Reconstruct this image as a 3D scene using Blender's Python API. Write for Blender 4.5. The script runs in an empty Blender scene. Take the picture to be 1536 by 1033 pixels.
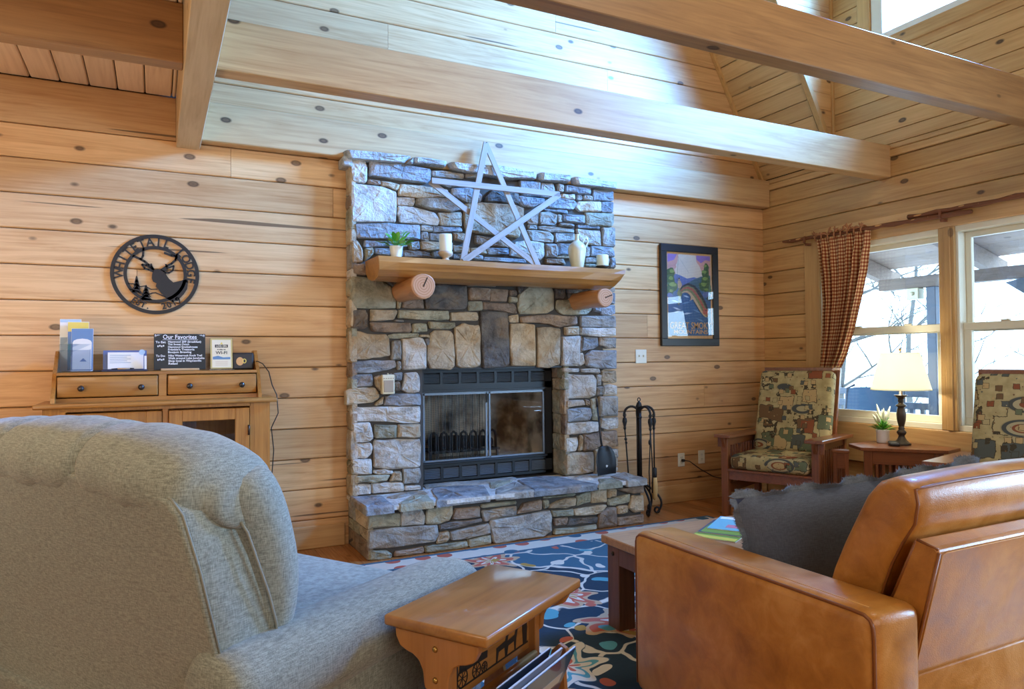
import bpy, bmesh, math, random
from mathutils import Vector, Matrix, noise
random.seed(7)
R = math.radians
SC = bpy.context.scene
COL = SC.collection

# ---------------------------------------------------------------- camera
CAM_POS = Vector((0.0, 0.0, 1.27))
def make_camera():
    yaw, pit, rol = R(26.7076), R(1.0921), R(-0.5763)
    f = Vector((math.sin(yaw)*math.cos(pit), math.cos(yaw)*math.cos(pit), math.sin(pit)))
    r = Vector((math.cos(yaw), -math.sin(yaw), 0)); u = r.cross(f)
    r, u = r*math.cos(rol) + u*math.sin(rol), -r*math.sin(rol) + u*math.cos(rol)
    cd = bpy.data.cameras.new('camera'); cd.sensor_width = 36; cd.lens = 1064.05/1536*36
    cd.clip_start = 0.05; cd.clip_end = 200
    o = bpy.data.objects.new('camera', cd); COL.objects.link(o)
    m = Matrix((r, u, -f)).transposed().to_4x4(); m.translation = CAM_POS
    o.matrix_world = m
    SC.camera = o
make_camera()

# ---------------------------------------------------------------- world, lights, exposure
W = bpy.data.worlds.new('world'); SC.world = W; W.use_nodes = True
nt = W.node_tree; bg = nt.nodes['Background']
bg.inputs[0].default_value = (0.50, 0.76, 1.0, 1); bg.inputs[1].default_value = 7.0
SC.view_settings.view_transform = 'Standard'; SC.view_settings.look = 'None'
SC.view_settings.exposure = 0.16; SC.view_settings.gamma = 1.0
SC.view_settings.use_curve_mapping = False
SC.cycles.use_denoising = True
SC.cycles.max_bounces = 8; SC.cycles.diffuse_bounces = 4; SC.cycles.glossy_bounces = 3
SC.cycles.transparent_max_bounces = 12; SC.cycles.sample_clamp_indirect = 6.0
SC.cycles.caustics_reflective = False; SC.cycles.caustics_refractive = False

def area(name, loc, target, sx, sy, power, color, portal=False):
    l = bpy.data.lights.new(name, 'AREA'); l.shape = 'RECTANGLE'; l.size = sx; l.size_y = sy
    l.energy = power; l.color = color
    if portal: l.cycles.is_portal = True
    o = bpy.data.objects.new(name, l); COL.objects.link(o); o.location = loc
    d = Vector(target) - Vector(loc)
    o.rotation_euler = d.to_track_quat('-Z', 'Y').to_euler()
    return o
# sky portals in the openings of the right wall (they only guide the sky's light)
area('portal_window_near', (5.22, 2.62, 1.45), (0, 2.62, 1.45), 1.05, 1.5, 1, (1, 1, 1), True)
area('portal_window_far', (5.22, 3.74, 1.45), (0, 3.74, 1.45), 1.05, 1.5, 1, (1, 1, 1), True)
area('portal_dormer', (5.22, 3.02, 4.22), (0, 3.02, 4.22), 1.42, 0.92, 1, (1, 1, 1), True)
# added lamps: stronger daylight at the windows, then unseen fills for the room
area('dormer_daylight', (5.30, 3.02, 4.22), (0.2, 4.75, 3.1), 1.40, 0.86, 640, (0.10, 0.36, 1.0)).data.spread = R(115)
area('near_side_fill', (5.30, 0.0, 1.45), (2.0, 1.6, 0.9), 1.70, 1.40, 170, (0.36, 0.64, 1.0))  # unseen lamp added to make up for weak daylight from the right
area('rear_fill', (1.2, -2.3, 1.9), (1.6, 4.9, 1.5), 3.6, 2.2, 62, (1.0, 0.93, 0.84))  # added fill from behind the camera; the rear wall has no window
area('loft_fill', (-1.3, 1.2, 2.5), (0.6, 4.9, 1.2), 0.9, 0.9, 22, (1.0, 0.82, 0.60))  # unseen fill added to brighten the area under the loft
area('loft_uplight_fill', (-1.7, 3.0, 1.1), (-0.3, 4.3, 2.9), 0.5, 0.5, 17, (1.0, 0.84, 0.64))  # added uplight that brightens the loft boards from below
area('overhead_fill', (2.5, 0.8, 4.3), (2.6, 4.0, 1.2), 1.0, 1.0, 30, (1.0, 0.88, 0.72))  # added overhead fill, no fixture is modelled here

# ---------------------------------------------------------------- mesh helpers
def tag(o, label=None, cat=None, group=None, kind=None):
    if label: o['label'] = label
    if cat: o['category'] = cat
    if group: o['group'] = group
    if kind: o['kind'] = kind
    return o
def thing(name, label, cat, loc=(0, 0, 0), rotz=0.0, group=None):
    o = bpy.data.objects.new(name, None); COL.objects.link(o)
    o.empty_display_size = 0.1
    o.location = loc; o.rotation_euler = (0, 0, rotz)
    return tag(o, label, cat, group)
class B:
    """collects shapes; .obj() links them as one mesh object"""
    def __init__(s): s.bm = bmesh.new()
    def add(s, vs, fs, mi=0, smooth=False):
        v = [s.bm.verts.new(p) for p in vs]
        for f in fs:
            try:
                q = s.bm.faces.new([v[i] for i in f]); q.material_index = mi; q.smooth = smooth
            except ValueError: pass
        return s
    def box(s, a, b, mi=0, bev=0.0, seg=1):
        x0, y0, z0 = [min(a[i], b[i]) for i in range(3)]; x1, y1, z1 = [max(a[i], b[i]) for i in range(3)]
        t = bmesh.new()
        vs = [t.verts.new(p) for p in ((x0,y0,z0),(x1,y0,z0),(x1,y1,z0),(x0,y1,z0),(x0,y0,z1),(x1,y0,z1),(x1,y1,z1),(x0,y1,z1))]
        for f in ((0,3,2,1),(4,5,6,7),(0,1,5,4),(1,2,6,5),(2,3,7,6),(3,0,4,7)): t.faces.new([vs[i] for i in f])
        if bev > 0: bmesh.ops.bevel(t, geom=t.edges[:], offset=bev, segments=seg, profile=0.5, affect='EDGES')
        s.merge(t, mi, seg > 1); return s
    def merge(s, t, mi=0, smooth=False, M=None):
        t.verts.index_update()
        vs = [s.bm.verts.new(M @ v.co if M else v.co) for v in t.verts]
        for f in t.faces:
            try:
                q = s.bm.faces.new([vs[v.index] for v in f.verts]); q.material_index = mi; q.smooth = smooth
            except ValueError: pass
        t.free()
    def rings(s, rs, mi=0, close=True, caps=True, smooth=True):
        n = len(rs[0]); vs = [p for r in rs for p in r]; fs = []
        for i in range(len(rs)-1):
            for j in range(n if close else n-1):
                k = (j+1) % n
                fs.append((i*n+j, i*n+k, (i+1)*n+k, (i+1)*n+j))
        if caps: fs += [tuple(range(n-1, -1, -1)), tuple(range((len(rs)-1)*n, len(rs)*n))]
        return s.add(vs, fs, mi, smooth)
    def cyl(s, p0, p1, r0, r1=None, n=12, mi=0, smooth=True):
        return s.tube([p0, p1], [r0, r0 if r1 is None else r1], n, mi, smooth)
    def tube(s, pts, r, n=8, mi=0, smooth=True):
        pts = [Vector(p) for p in pts]; rr = r if isinstance(r, (list, tuple)) else [r]*len(pts)
        rs = []; prev = None
        for i, p in enumerate(pts):
            d = (pts[min(i+1, len(pts)-1)] - pts[max(i-1, 0)]).normalized()
            if prev is None: a = d.orthogonal().normalized()
            else: a = (prev - d*prev.dot(d)); a = a.normalized() if a.length > 1e-6 else d.orthogonal().normalized()
            prev = a; b = d.cross(a)
            rs.append([p + (a*math.cos(t)+b*math.sin(t))*rr[i] for t in (2*math.pi*k/n for k in range(n))])
        return s.rings(rs, mi, smooth=smooth)
    def lathe(s, prof, c=(0,0,0), n=20, mi=0, smooth=True):
        rs = [[(c[0]+r*math.cos(t), c[1]+r*math.sin(t), c[2]+z) for t in (2*math.pi*k/n for k in range(n))] for r, z in prof]
        return s.rings(rs, mi, smooth=smooth)
    def prism(s, poly, axis, a, b, mi=0, bev=0.0, seg=1, smooth=False):
        """polygon in the two other axes (in x,y,z order), extruded from a to b along axis"""
        def P(q, h): l = list(q); l.insert(axis, h); return l
        n = len(poly); t = bmesh.new()
        v0 = [t.verts.new(P(q, a)) for q in poly]; v1 = [t.verts.new(P(q, b)) for q in poly]
        t.faces.new(v0[::-1]); t.faces.new(v1)
        for i in range(n): t.faces.new((v0[i], v0[(i+1)%n], v1[(i+1)%n], v1[i]))
        bmesh.ops.recalc_face_normals(t, faces=t.faces[:])
        if bev > 0: bmesh.ops.bevel(t, geom=t.edges[:], offset=bev, segments=seg, profile=0.5, affect='EDGES')
        s.merge(t, mi, smooth); return s
    def sph(s, c, r, n=10, mi=0, sq=(1,1,1)):
        t = bmesh.new(); bmesh.ops.create_uvsphere(t, u_segments=n, v_segments=max(4, n*2//3), radius=r)
        s.merge(t, mi, True, Matrix.Translation(c) @ Matrix.Diagonal((*sq, 1))); return s
    def xf(s, M): bmesh.ops.transform(s.bm, matrix=M, verts=s.bm.verts[:]); return s
    def obj(s, name, mats, parent=None, world=False, sub=0, recalc=True):
        if world and parent is not None:
            s.xf((Matrix.Translation(parent.location) @ parent.rotation_euler.to_matrix().to_4x4()).inverted())
        if recalc: bmesh.ops.recalc_face_normals(s.bm, faces=s.bm.faces[:])
        me = bpy.data.meshes.new(name); s.bm.to_mesh(me); s.bm.free()
        for m in (mats if isinstance(mats, (list, tuple)) else [mats]): me.materials.append(m)
        o = bpy.data.objects.new(name, me); COL.objects.link(o); o.parent = parent
        if sub:
            md = o.modifiers.new('subdivision', 'SUBSURF'); md.levels = sub; md.render_levels = sub
            for p in me.polygons: p.use_smooth = True
        return o
def struct(o): o['kind'] = 'structure'; return o
def struct_empty(name, loc=(0,0,0)):
    o = bpy.data.objects.new(name, None); COL.objects.link(o); o.location = loc; o['kind'] = 'structure'; return o
def copy_tree(o, parent=None):
    c = o.copy(); COL.objects.link(c); c.parent = parent
    for ch in list(o.children): copy_tree(ch, c)
    return c
def text_bm(body, size, depth=0.002, align='CENTER', shear=0.0, bold=0.0):
    cu = bpy.data.curves.new('lettering', 'FONT'); cu.body = body; cu.size = size; cu.extrude = depth/2
    cu.align_x = align; cu.shear = shear; cu.offset = bold; cu.resolution_u = 3
    o = bpy.data.objects.new('lettering', cu); COL.objects.link(o)
    dg = bpy.context.evaluated_depsgraph_get()
    me = bpy.data.meshes.new_from_object(o.evaluated_get(dg))
    t = bmesh.new(); t.from_mesh(me)
    bpy.data.objects.remove(o); bpy.data.curves.remove(cu); bpy.data.meshes.remove(me)
    return t
# text drawn in local XY is stood up to face -Y: (x, y, z) -> (x, -z, y)
UPR = Matrix(((1,0,0,0),(0,0,-1,0),(0,1,0,0),(0,0,0,1)))

# ---------------------------------------------------------------- materials
def new_mat(name, rough=0.5, col=(0.5,0.5,0.5), metal=0.0, spec=0.5, coat=0.0):
    m = bpy.data.materials.new(name); m.use_nodes = True
    b = m.node_tree.nodes['Principled BSDF']
    b.inputs['Base Color'].default_value = (*col, 1); b.inputs['Roughness'].default_value = rough
    b.inputs['Metallic'].default_value = metal; b.inputs['Specular IOR Level'].default_value = spec
    b.inputs['Coat Weight'].default_value = coat
    return m, m.node_tree, b
def N(nt, typ, **kw):
    n = nt.nodes.new(typ)
    for k, v in kw.items():
        if k.startswith('i_'):
            key = k[2:]; key = int(key) if key.isdigit() else key.replace('_', ' ')
            if hasattr(v, 'is_output'): nt.links.new(v, n.inputs[key])
            else: n.inputs[key].default_value = v
        else: setattr(n, k, v)
    return n
def ramp(nt, fac, stops, interp='LINEAR'):
    n = nt.nodes.new('ShaderNodeValToRGB'); nt.links.new(fac, n.inputs[0]); cr = n.color_ramp; cr.interpolation = interp
    while len(cr.elements) < len(stops): cr.elements.new(0.5)
    for e, (p, c) in zip(cr.elements, stops): e.position = p; e.color = (*c, 1) if len(c) == 3 else c
    return n.outputs[0]
def mix(nt, fac, a, b, mode='MIX'):
    n = nt.nodes.new('ShaderNodeMix'); n.data_type = 'RGBA'; n.blend_type = mode
    for i, v in ((0, fac), (6, a), (7, b)):
        if hasattr(v, 'is_output'): nt.links.new(v, n.inputs[i])
        else: n.inputs[i].default_value = v if i == 0 else (*v, 1)
    return n.outputs[2]
def math_(nt, op, a, b=0.0, c=None):
    n = nt.nodes.new('ShaderNodeMath'); n.operation = op
    for i, v in enumerate((a, b) if c is None else (a, b, c)):
        if hasattr(v, 'is_output'): nt.links.new(v, n.inputs[i])
        else: n.inputs[i].default_value = v
    return n.outputs[0]
def bump(nt, bsdf, h, strength=0.3, dist=0.01):
    n = N(nt, 'ShaderNodeBump', i_Strength=strength, i_Distance=dist); nt.links.new(h, n.inputs['Height'])
    nt.links.new(n.outputs[0], bsdf.inputs['Normal'])
def coords(nt, jitter=True, kind='Object'):
    c = nt.nodes.new('ShaderNodeTexCoord').outputs[kind]
    if not jitter: return c
    oi = nt.nodes.new('ShaderNodeObjectInfo')
    r = math_(nt, 'MULTIPLY', oi.outputs['Random'], 61.0)
    n = N(nt, 'ShaderNodeVectorMath', operation='ADD'); nt.links.new(c, n.inputs[0]); nt.links.new(r, n.inputs[1])
    return n.outputs[0]
def vary(nt, col, amt, jitter=3.7):
    oi = nt.nodes.new('ShaderNodeObjectInfo')
    w = math_(nt, 'FRACT', math_(nt, 'MULTIPLY', oi.outputs['Random'], jitter*31.7))
    v = math_(nt, 'MULTIPLY_ADD', w, 2*amt, 1-amt)
    h = N(nt, 'ShaderNodeHueSaturation'); nt.links.new(col, h.inputs['Color']); nt.links.new(v, h.inputs['Value'])
    return h.outputs[0]
def scale_v(nt, v, sc):
    n = N(nt, 'ShaderNodeVectorMath', operation='MULTIPLY'); nt.links.new(v, n.inputs[0]); n.inputs[1].default_value = sc
    return n.outputs[0]
def wood(name, light, dark, axis=0, grain=1.0, knots=1.0, rough=0.45, var=0.12, kdark=(0.040,0.018,0.009), checks=0.0, coat=0.0):
    m, nt, b = new_mat(name, rough, coat=coat)
    c = coords(nt)
    sc = [15*grain]*3; sc[axis] = 0.9*grain
    n1 = N(nt, 'ShaderNodeTexNoise', i_Scale=1.0, i_Detail=6.0, i_Roughness=0.65, i_Distortion=1.6)
    nt.links.new(scale_v(nt, c, sc), n1.inputs['Vector'])
    sc2 = [85*grain]*3; sc2[axis] = 2.5*grain
    n2 = N(nt, 'ShaderNodeTexNoise', i_Scale=1.0, i_Detail=3.0); nt.links.new(scale_v(nt, c, sc2), n2.inputs['Vector'])
    n3 = N(nt, 'ShaderNodeTexNoise', i_Scale=1.3, i_Detail=2.0); nt.links.new(c, n3.inputs['Vector'])
    f = math_(nt, 'MULTIPLY_ADD', n2.outputs[0], 0.35, math_(nt, 'MULTIPLY', n1.outputs[0], 0.75))
    mid = tuple(0.55*l+0.45*d for l, d in zip(light, dark))
    col = ramp(nt, f, [(0.36, dark), (0.50, mid), (0.64, light)])
    col = mix(nt, math_(nt, 'MULTIPLY', n3.outputs[0], 0.30), col, tuple(d*0.8 for d in dark))
    if knots > 0:
        ks = [5.8]*3; ks[axis] = 3.1
        v = N(nt, 'ShaderNodeTexVoronoi', i_Scale=1.0, i_Randomness=1.0); nt.links.new(scale_v(nt, c, ks), v.inputs['Vector'])
        halo = ramp(nt, v.outputs[0], [(0.12, (1,1,1)), (0.34, (0,0,0))])
        core = ramp(nt, v.outputs[0], [(0.0, (0.92,)*3), (0.05, (0.80,)*3), (0.085, (1,1,1)), (0.125, (0,0,0))])
        col = mix(nt, math_(nt, 'MULTIPLY', halo, 0.30*knots), col, dark)
        col = mix(nt, math_(nt, 'MULTIPLY', core, 0.95*knots), col, kdark)
    if checks > 0:
        s3 = [26.0]*3; s3[axis] = 0.55
        n4 = N(nt, 'ShaderNodeTexNoise', i_Scale=1.0, i_Detail=1.0); nt.links.new(scale_v(nt, c, s3), n4.inputs['Vector'])
        k = ramp(nt, n4.outputs[0], [(0.733, (0,0,0)), (0.745, (1,1,1))])
        col = mix(nt, math_(nt, 'MULTIPLY', k, checks), col, (0.07,0.035,0.015))
    col = vary(nt, col, var)
    nt.links.new(col, b.inputs['Base Color'])
    bump(nt, b, f, 0.12, 0.004)
    return m
M = {}
M['log'] = wood('pine_log', (0.74,0.445,0.205), (0.50,0.24,0.085), 0, knots=0.9, rough=0.42, checks=0.8, var=0.14)
M['log_y'] = wood('pine_log_side', (0.68,0.415,0.17), (0.45,0.225,0.075), 1, knots=0.9, rough=0.42, checks=0.7, var=0.13)
M['panel_x'] = wood('pine_panel_x', (0.70,0.44,0.20), (0.50,0.27,0.10), 0, knots=1.0, rough=0.4)
M['panel_y'] = wood('pine_panel_y', (0.70,0.44,0.20), (0.52,0.28,0.10), 1, knots=1.0, rough=0.4)
M['pine_z'] = wood('pine_trim_upright', (0.66,0.40,0.16), (0.52,0.28,0.09), 2, knots=0.6, rough=0.4)
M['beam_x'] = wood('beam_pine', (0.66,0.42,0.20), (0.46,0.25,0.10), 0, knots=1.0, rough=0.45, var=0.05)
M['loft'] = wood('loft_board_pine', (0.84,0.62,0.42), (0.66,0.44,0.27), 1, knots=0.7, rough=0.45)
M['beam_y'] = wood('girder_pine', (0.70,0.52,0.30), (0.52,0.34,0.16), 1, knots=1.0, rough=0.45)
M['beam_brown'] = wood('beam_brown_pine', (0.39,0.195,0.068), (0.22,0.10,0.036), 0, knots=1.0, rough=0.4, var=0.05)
M['floor'] = wood('oak_floor', (0.50,0.20,0.06), (0.27,0.09,0.025), 1, grain=1.2, knots=0.3, rough=0.25, var=0.2)
M['floor_x'] = M['floor']
M['cab'] = wood('cabinet_oak', (0.48,0.215,0.045), (0.28,0.105,0.02), 0, grain=1.3, knots=0.25, rough=0.33, var=0.10, coat=0.2)
M['cab_z'] = wood('cabinet_oak_upright', (0.48,0.215,0.045), (0.28,0.105,0.02), 2, grain=1.3, knots=0.2, rough=0.33, var=0.10, coat=0.2)
M['mantel'] = wood('mantel_log', (0.54,0.26,0.07), (0.30,0.12,0.028), 0, grain=0.9, knots=0.5, rough=0.35, var=0.04, coat=0.25, checks=0.6)
M['bracket'] = wood('bracket_log', (0.62,0.30,0.12), (0.44,0.18,0.06), 1, grain=0.9, knots=0.3, rough=0.35, var=0.06, coat=0.25)
M['mission'] = wood('mission_oak', (0.26,0.085,0.030), (0.13,0.038,0.014), 2, grain=1.4, knots=0.0, rough=0.3, var=0.06, coat=0.2)
M['mission_x'] = wood('mission_oak_flat', (0.27,0.09,0.032), (0.14,0.042,0.016), 0, grain=1.4, knots=0.0, rough=0.28, var=0.06, coat=0.3)
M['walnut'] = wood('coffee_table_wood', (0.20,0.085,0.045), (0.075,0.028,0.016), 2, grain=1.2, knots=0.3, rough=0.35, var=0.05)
M['walnut_glare'] = wood('coffee_table_top_glare', (0.48,0.27,0.14), (0.29,0.145,0.07), 0, grain=1.2, knots=0.3, rough=0.3, var=0.05)  # window glare on the top is put into this lighter colour
M['pine_table'] = wood('end_table_pine', (0.44,0.205,0.055), (0.30,0.125,0.03), 0, grain=0.8, knots=0.8, rough=0.28, var=0.03, coat=0.3)
M['pine_table_z'] = wood('end_table_pine_up', (0.46,0.20,0.055), (0.33,0.125,0.03), 2, grain=0.8, knots=0.2, rough=0.3, var=0.03, coat=0.3)
M['weathered'] = wood('weathered_lath', (0.44,0.36,0.31), (0.29,0.225,0.185), 0, grain=1.4, knots=0.2, rough=0.8, var=0.05)
M['porch'] = wood('porch_timber', (0.26,0.18,0.14), (0.17,0.12,0.095), 1, knots=0.4, rough=0.7, var=0.06)
M['porch_board'] = wood('porch_roof_board', (0.34,0.24,0.19), (0.24,0.17,0.13), 1, knots=0.5, rough=0.7, var=0.08)
M['bark'] = wood('bark_branch', (0.26,0.085,0.03), (0.13,0.04,0.015), 1, grain=1.2, knots=0.5, rough=0.6)
M['peeled'] = new_mat('peeled_branch', 0.6, (0.66,0.36,0.13))[0]
def endgrain(name, a, b_, sc=60):
    m, nt, b = new_mat(name, 0.5)
    w = N(nt, 'ShaderNodeTexWave', wave_type='RINGS', rings_direction='Y', i_Scale=sc/3, i_Distortion=2.0, i_Detail=2.0)
    nt.links.new(coords(nt, False), w.inputs['Vector'])
    nt.links.new(ramp(nt, w.outputs[0], [(0.2, a), (0.8, b_)]), b.inputs['Base Color']); return m
M['endgrain'] = endgrain('bracket_end_grain', (0.60,0.33,0.19), (0.48,0.23,0.11))
M['dark_gap'] = new_mat('dark_joint', 0.9, (0.045,0.025,0.012))[0]

def stone(name, c1, c2, stain=(0.42,0.24,0.09), samt=0.5):
    m, nt, b = new_mat(name, 0.72, spec=0.35)
    c = coords(nt)
    n1 = N(nt, 'ShaderNodeTexNoise', i_Scale=9.0, i_Detail=6.0, i_Roughness=0.65); nt.links.new(c, n1.inputs['Vector'])
    n2 = N(nt, 'ShaderNodeTexNoise', i_Scale=4.0, i_Detail=3.0, i_Distortion=0.8); nt.links.new(scale_v(nt, c, (1,1,1.4)), n2.inputs['Vector'])
    n3 = N(nt, 'ShaderNodeTexNoise', i_Scale=45.0, i_Detail=4.0); nt.links.new(c, n3.inputs['Vector'])
    col = ramp(nt, n1.outputs[0], [(0.36, tuple(x*0.75 for x in c2)), (0.50, tuple((x+y)/2 for x, y in zip(c1, c2))), (0.62, c1)])
    k = ramp(nt, n2.outputs[0], [(0.52, (0,0,0)), (0.66, (1,1,1))])
    col = mix(nt, math_(nt, 'MULTIPLY', k, samt), col, stain)
    k2 = ramp(nt, n3.outputs[0], [(0.60, (0,0,0)), (0.75, (1,1,1))])
    col = mix(nt, math_(nt, 'MULTIPLY', k2, 0.25), col, tuple(min(1, x*1.6) for x in c1))
    col = vary(nt, col, 0.13)
    nt.links.new(col, b.inputs['Base Color'])
    h = math_(nt, 'MULTIPLY_ADD', n3.outputs[0], 0.4, n1.outputs[0])
    bump(nt, b, h, 0.9, 0.030)
    return m
M['st_t'] = stone('stone_tan', (0.56,0.45,0.31), (0.40,0.30,0.19))
M['st_g'] = stone('stone_grey', (0.42,0.39,0.34), (0.27,0.25,0.22))
M['st_b'] = stone('stone_blue_grey', (0.34,0.345,0.35), (0.19,0.195,0.205), samt=0.3)
M['st_d'] = stone('stone_dark', (0.17,0.15,0.13), (0.085,0.075,0.07), samt=0.25)
M['st_r'] = stone('stone_brown', (0.33,0.24,0.17), (0.20,0.14,0.10), samt=0.3)
M['st_w'] = stone('stone_pale', (0.62,0.57,0.50), (0.44,0.39,0.33), samt=0.55)
M['st_o'] = stone('stone_olive', (0.40,0.37,0.27), (0.27,0.25,0.17), samt=0.35)
M['st_c'] = stone('cap_slab', (0.50,0.49,0.47), (0.38,0.37,0.35), samt=0.12)
M['mortar'] = new_mat('deep_mortar', 0.9, (0.075,0.062,0.05))[0]
M['grout'] = stone('hearth_grout', (0.66,0.63,0.58), (0.55,0.52,0.47), samt=0.1)

def plain(name, col, rough=0.5, metal=0.0, coat=0.0, spec=0.5):
    M[name] = new_mat(name, rough, col, metal, spec, coat)[0]; return M[name]
plain('black_iron', (0.018,0.017,0.017), 0.45, 0.3)
plain('black_metal', (0.018,0.019,0.021), 0.45, 0.2)
plain('louvre_metal', (0.20,0.23,0.27), 0.4, 0.3)
plain('soot', (0.025,0.023,0.022), 0.9)
plain('vinyl', (0.80,0.76,0.62), 0.4)
plain('vinyl_white', (0.85,0.87,0.88), 0.4)
plain('almond', (0.74,0.66,0.45), 0.35)
plain('almond_dark', (0.40,0.30,0.20), 0.5)
plain('wax', (0.86,0.84,0.78), 0.5)
plain('wax_cream', (0.83,0.77,0.55), 0.5)
plain('white_ceramic', (0.84,0.82,0.78), 0.25, coat=0.4)
plain('cream_ceramic', (0.72,0.65,0.47), 0.22, coat=0.6)
plain('turned_wood', (0.62,0.42,0.27), 0.5)
plain('dark_bronze', (0.07,0.05,0.035), 0.35, 0.6)
plain('picture_black', (0.016,0.017,0.018), 0.35)
plain('brass', (0.52,0.33,0.09), 0.3, 0.9)
plain('straw', (0.66,0.42,0.16), 0.8)
plain('paper', (0.82,0.84,0.86), 0.6)
plain('rubber', (0.02,0.02,0.02), 0.5)
plain('screen', (0.02,0.02,0.024), 0.4)
plain('chalkboard', (0.022,0.024,0.022), 0.6)
plain('chalk', (0.86,0.88,0.9), 0.7)
plain('leaf', (0.07,0.30,0.03), 0.4)
plain('leaf_light', (0.22,0.45,0.06), 0.45)
plain('bloom', (0.80,0.82,0.62), 0.6)
plain('ash', (0.55,0.53,0.50), 0.9)
plain('firebrick', (0.62,0.52,0.40), 0.9)
plain('knob', (0.05,0.045,0.045), 0.25, 0.5)
plain('navy_plastic', (0.02,0.03,0.07), 0.3)
plain('light_oak', (0.60,0.40,0.22), 0.5)
plain('sling', (0.05,0.11,0.20), 0.6)
plain('snow', (0.85,0.86,0.88), 0.9)
plain('branch_grey', (0.10,0.095,0.09), 0.9)
plain('deck', (0.28,0.25,0.23), 0.8)
plain('rail_paint', (0.13,0.15,0.20), 0.6)
def glass(name, t=0.93, tint=(1,1,1), rough=0.0):
    m = bpy.data.materials.new(name); m.use_nodes = True; nt = m.node_tree; nt.nodes.clear()
    o = nt.nodes.new('ShaderNodeOutputMaterial')
    a = N(nt, 'ShaderNodeBsdfTransparent'); a.inputs[0].default_value = (*tint, 1)
    g = N(nt, 'ShaderNodeBsdfGlossy'); g.inputs['Roughness'].default_value = rough
    mx = N(nt, 'ShaderNodeMixShader'); mx.inputs[0].default_value = 1-t
    nt.links.new(a.outputs[0], mx.inputs[1]); nt.links.new(g.outputs[0], mx.inputs[2]); nt.links.new(mx.outputs[0], o.inputs[0])
    M[name] = m; return m
glass('pane', 0.95); glass('door_glass', 0.94, (0.80,0.82,0.84), 0.02); glass('picture_glass', 0.93); glass('acrylic', 0.88, (0.86,0.93,1.0), 0.03)
def wire_mesh(name):
    m = bpy.data.materials.new(name); m.use_nodes = True; nt = m.node_tree
    b = nt.nodes['Principled BSDF']; b.inputs['Base Color'].default_value = (0.03,0.032,0.035,1); b.inputs['Metallic'].default_value = 0.6
    b.inputs['Roughness'].default_value = 0.4
    v = N(nt, 'ShaderNodeTexVoronoi', i_Scale=140.0, i_Randomness=0.0); nt.links.new(coords(nt, False), v.inputs['Vector'])
    b.inputs['Alpha'].default_value = 1
    a = ramp(nt, v.outputs[0], [(0.48, (0.0,)*3), (0.60, (1,)*3)]); nt.links.new(a, b.inputs['Alpha'])
    M[name] = m
wire_mesh('spark_mesh')
def fabric(name, c1, c2, scale=330.0, streak=(1,1,0.12), rough=0.85):
    m, nt, b = new_mat(name, rough, spec=0.2)
    b.inputs['Sheen Weight'].default_value = 0.25
    c = coords(nt, False)
    n1 = N(nt, 'ShaderNodeTexNoise', i_Scale=scale, i_Detail=2.0); nt.links.new(scale_v(nt, c, streak), n1.inputs['Vector'])
    n2 = N(nt, 'ShaderNodeTexNoise', i_Scale=scale*0.9, i_Detail=2.0); nt.links.new(scale_v(nt, c, (streak[2], streak[2], 1)), n2.inputs['Vector'])
    f = math_(nt, 'MULTIPLY', math_(nt, 'ADD', n1.outputs[0], n2.outputs[0]), 0.5)
    nt.links.new(ramp(nt, f, [(0.38, c2), (0.62, c1)]), b.inputs['Base Color'])
    bump(nt, b, f, 0.4, 0.002); M[name] = m
fabric('recliner_fabric', (0.345,0.37,0.315), (0.165,0.178,0.15), 480)
fabric('slate_cloth', (0.14,0.175,0.25), (0.095,0.12,0.18), 520)
fabric('fringe_cloth', (0.17,0.21,0.28), (0.11,0.14,0.19), 300)
def leather():
    m, nt, b = new_mat('tan_leather', 0.34, coat=0.12)
    c = coords(nt, False)
    n1 = N(nt, 'ShaderNodeTexNoise', i_Scale=11.0, i_Detail=6.0, i_Roughness=0.65, i_Distortion=0.5); nt.links.new(c, n1.inputs['Vector'])
    n2 = N(nt, 'ShaderNodeTexVoronoi', i_Scale=260.0); nt.links.new(c, n2.inputs['Vector'])
    n3 = N(nt, 'ShaderNodeTexNoise', i_Scale=3.0, i_Detail=3.0); nt.links.new(c, n3.inputs['Vector'])
    f = math_(nt, 'MULTIPLY_ADD', n3.outputs[0], 0.5, math_(nt, 'MULTIPLY', n1.outputs[0], 0.5))
    nt.links.new(ramp(nt, f, [(0.36, (0.33,0.125,0.020)), (0.50, (0.49,0.205,0.036)), (0.62, (0.62,0.30,0.080))]), b.inputs['Base Color'])
    nt.links.new(ramp(nt, n1.outputs[0], [(0.3, (0.28,)*3), (0.7, (0.45,)*3)]), b.inputs['Roughness'])
    bump(nt, b, math_(nt, 'MULTIPLY_ADD', n1.outputs[0], 2.0, n2.outputs[0]), 0.12, 0.003); M['leather'] = m
leather()
plain('piping', (0.22,0.07,0.014), 0.4)
plain('stitch', (0.66,0.36,0.12), 0.6)
plain('piping_grey', (0.25,0.25,0.20), 0.85)
def gingham():
    m, nt, b = new_mat('gingham_check', 0.9, spec=0.1)
    uv = nt.nodes.new('ShaderNodeTexCoord').outputs['UV']
    s = N(nt, 'ShaderNodeSeparateXYZ'); nt.links.new(uv, s.inputs[0])
    a = math_(nt, 'GREATER_THAN', math_(nt, 'FRACT', math_(nt, 'MULTIPLY', s.outputs[0], 1/0.030)), 0.5)
    c = math_(nt, 'GREATER_THAN', math_(nt, 'FRACT', math_(nt, 'MULTIPLY', s.outputs[1], 1/0.030)), 0.5)
    f = math_(nt, 'MULTIPLY', math_(nt, 'ADD', a, c), 0.5)
    nt.links.new(ramp(nt, f, [(0.2, (0.70,0.50,0.27)), (0.45, (0.40,0.15,0.06)), (0.75, (0.20,0.035,0.02))], 'CONSTANT'), b.inputs['Base Color'])
    M['gingham'] = m
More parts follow.
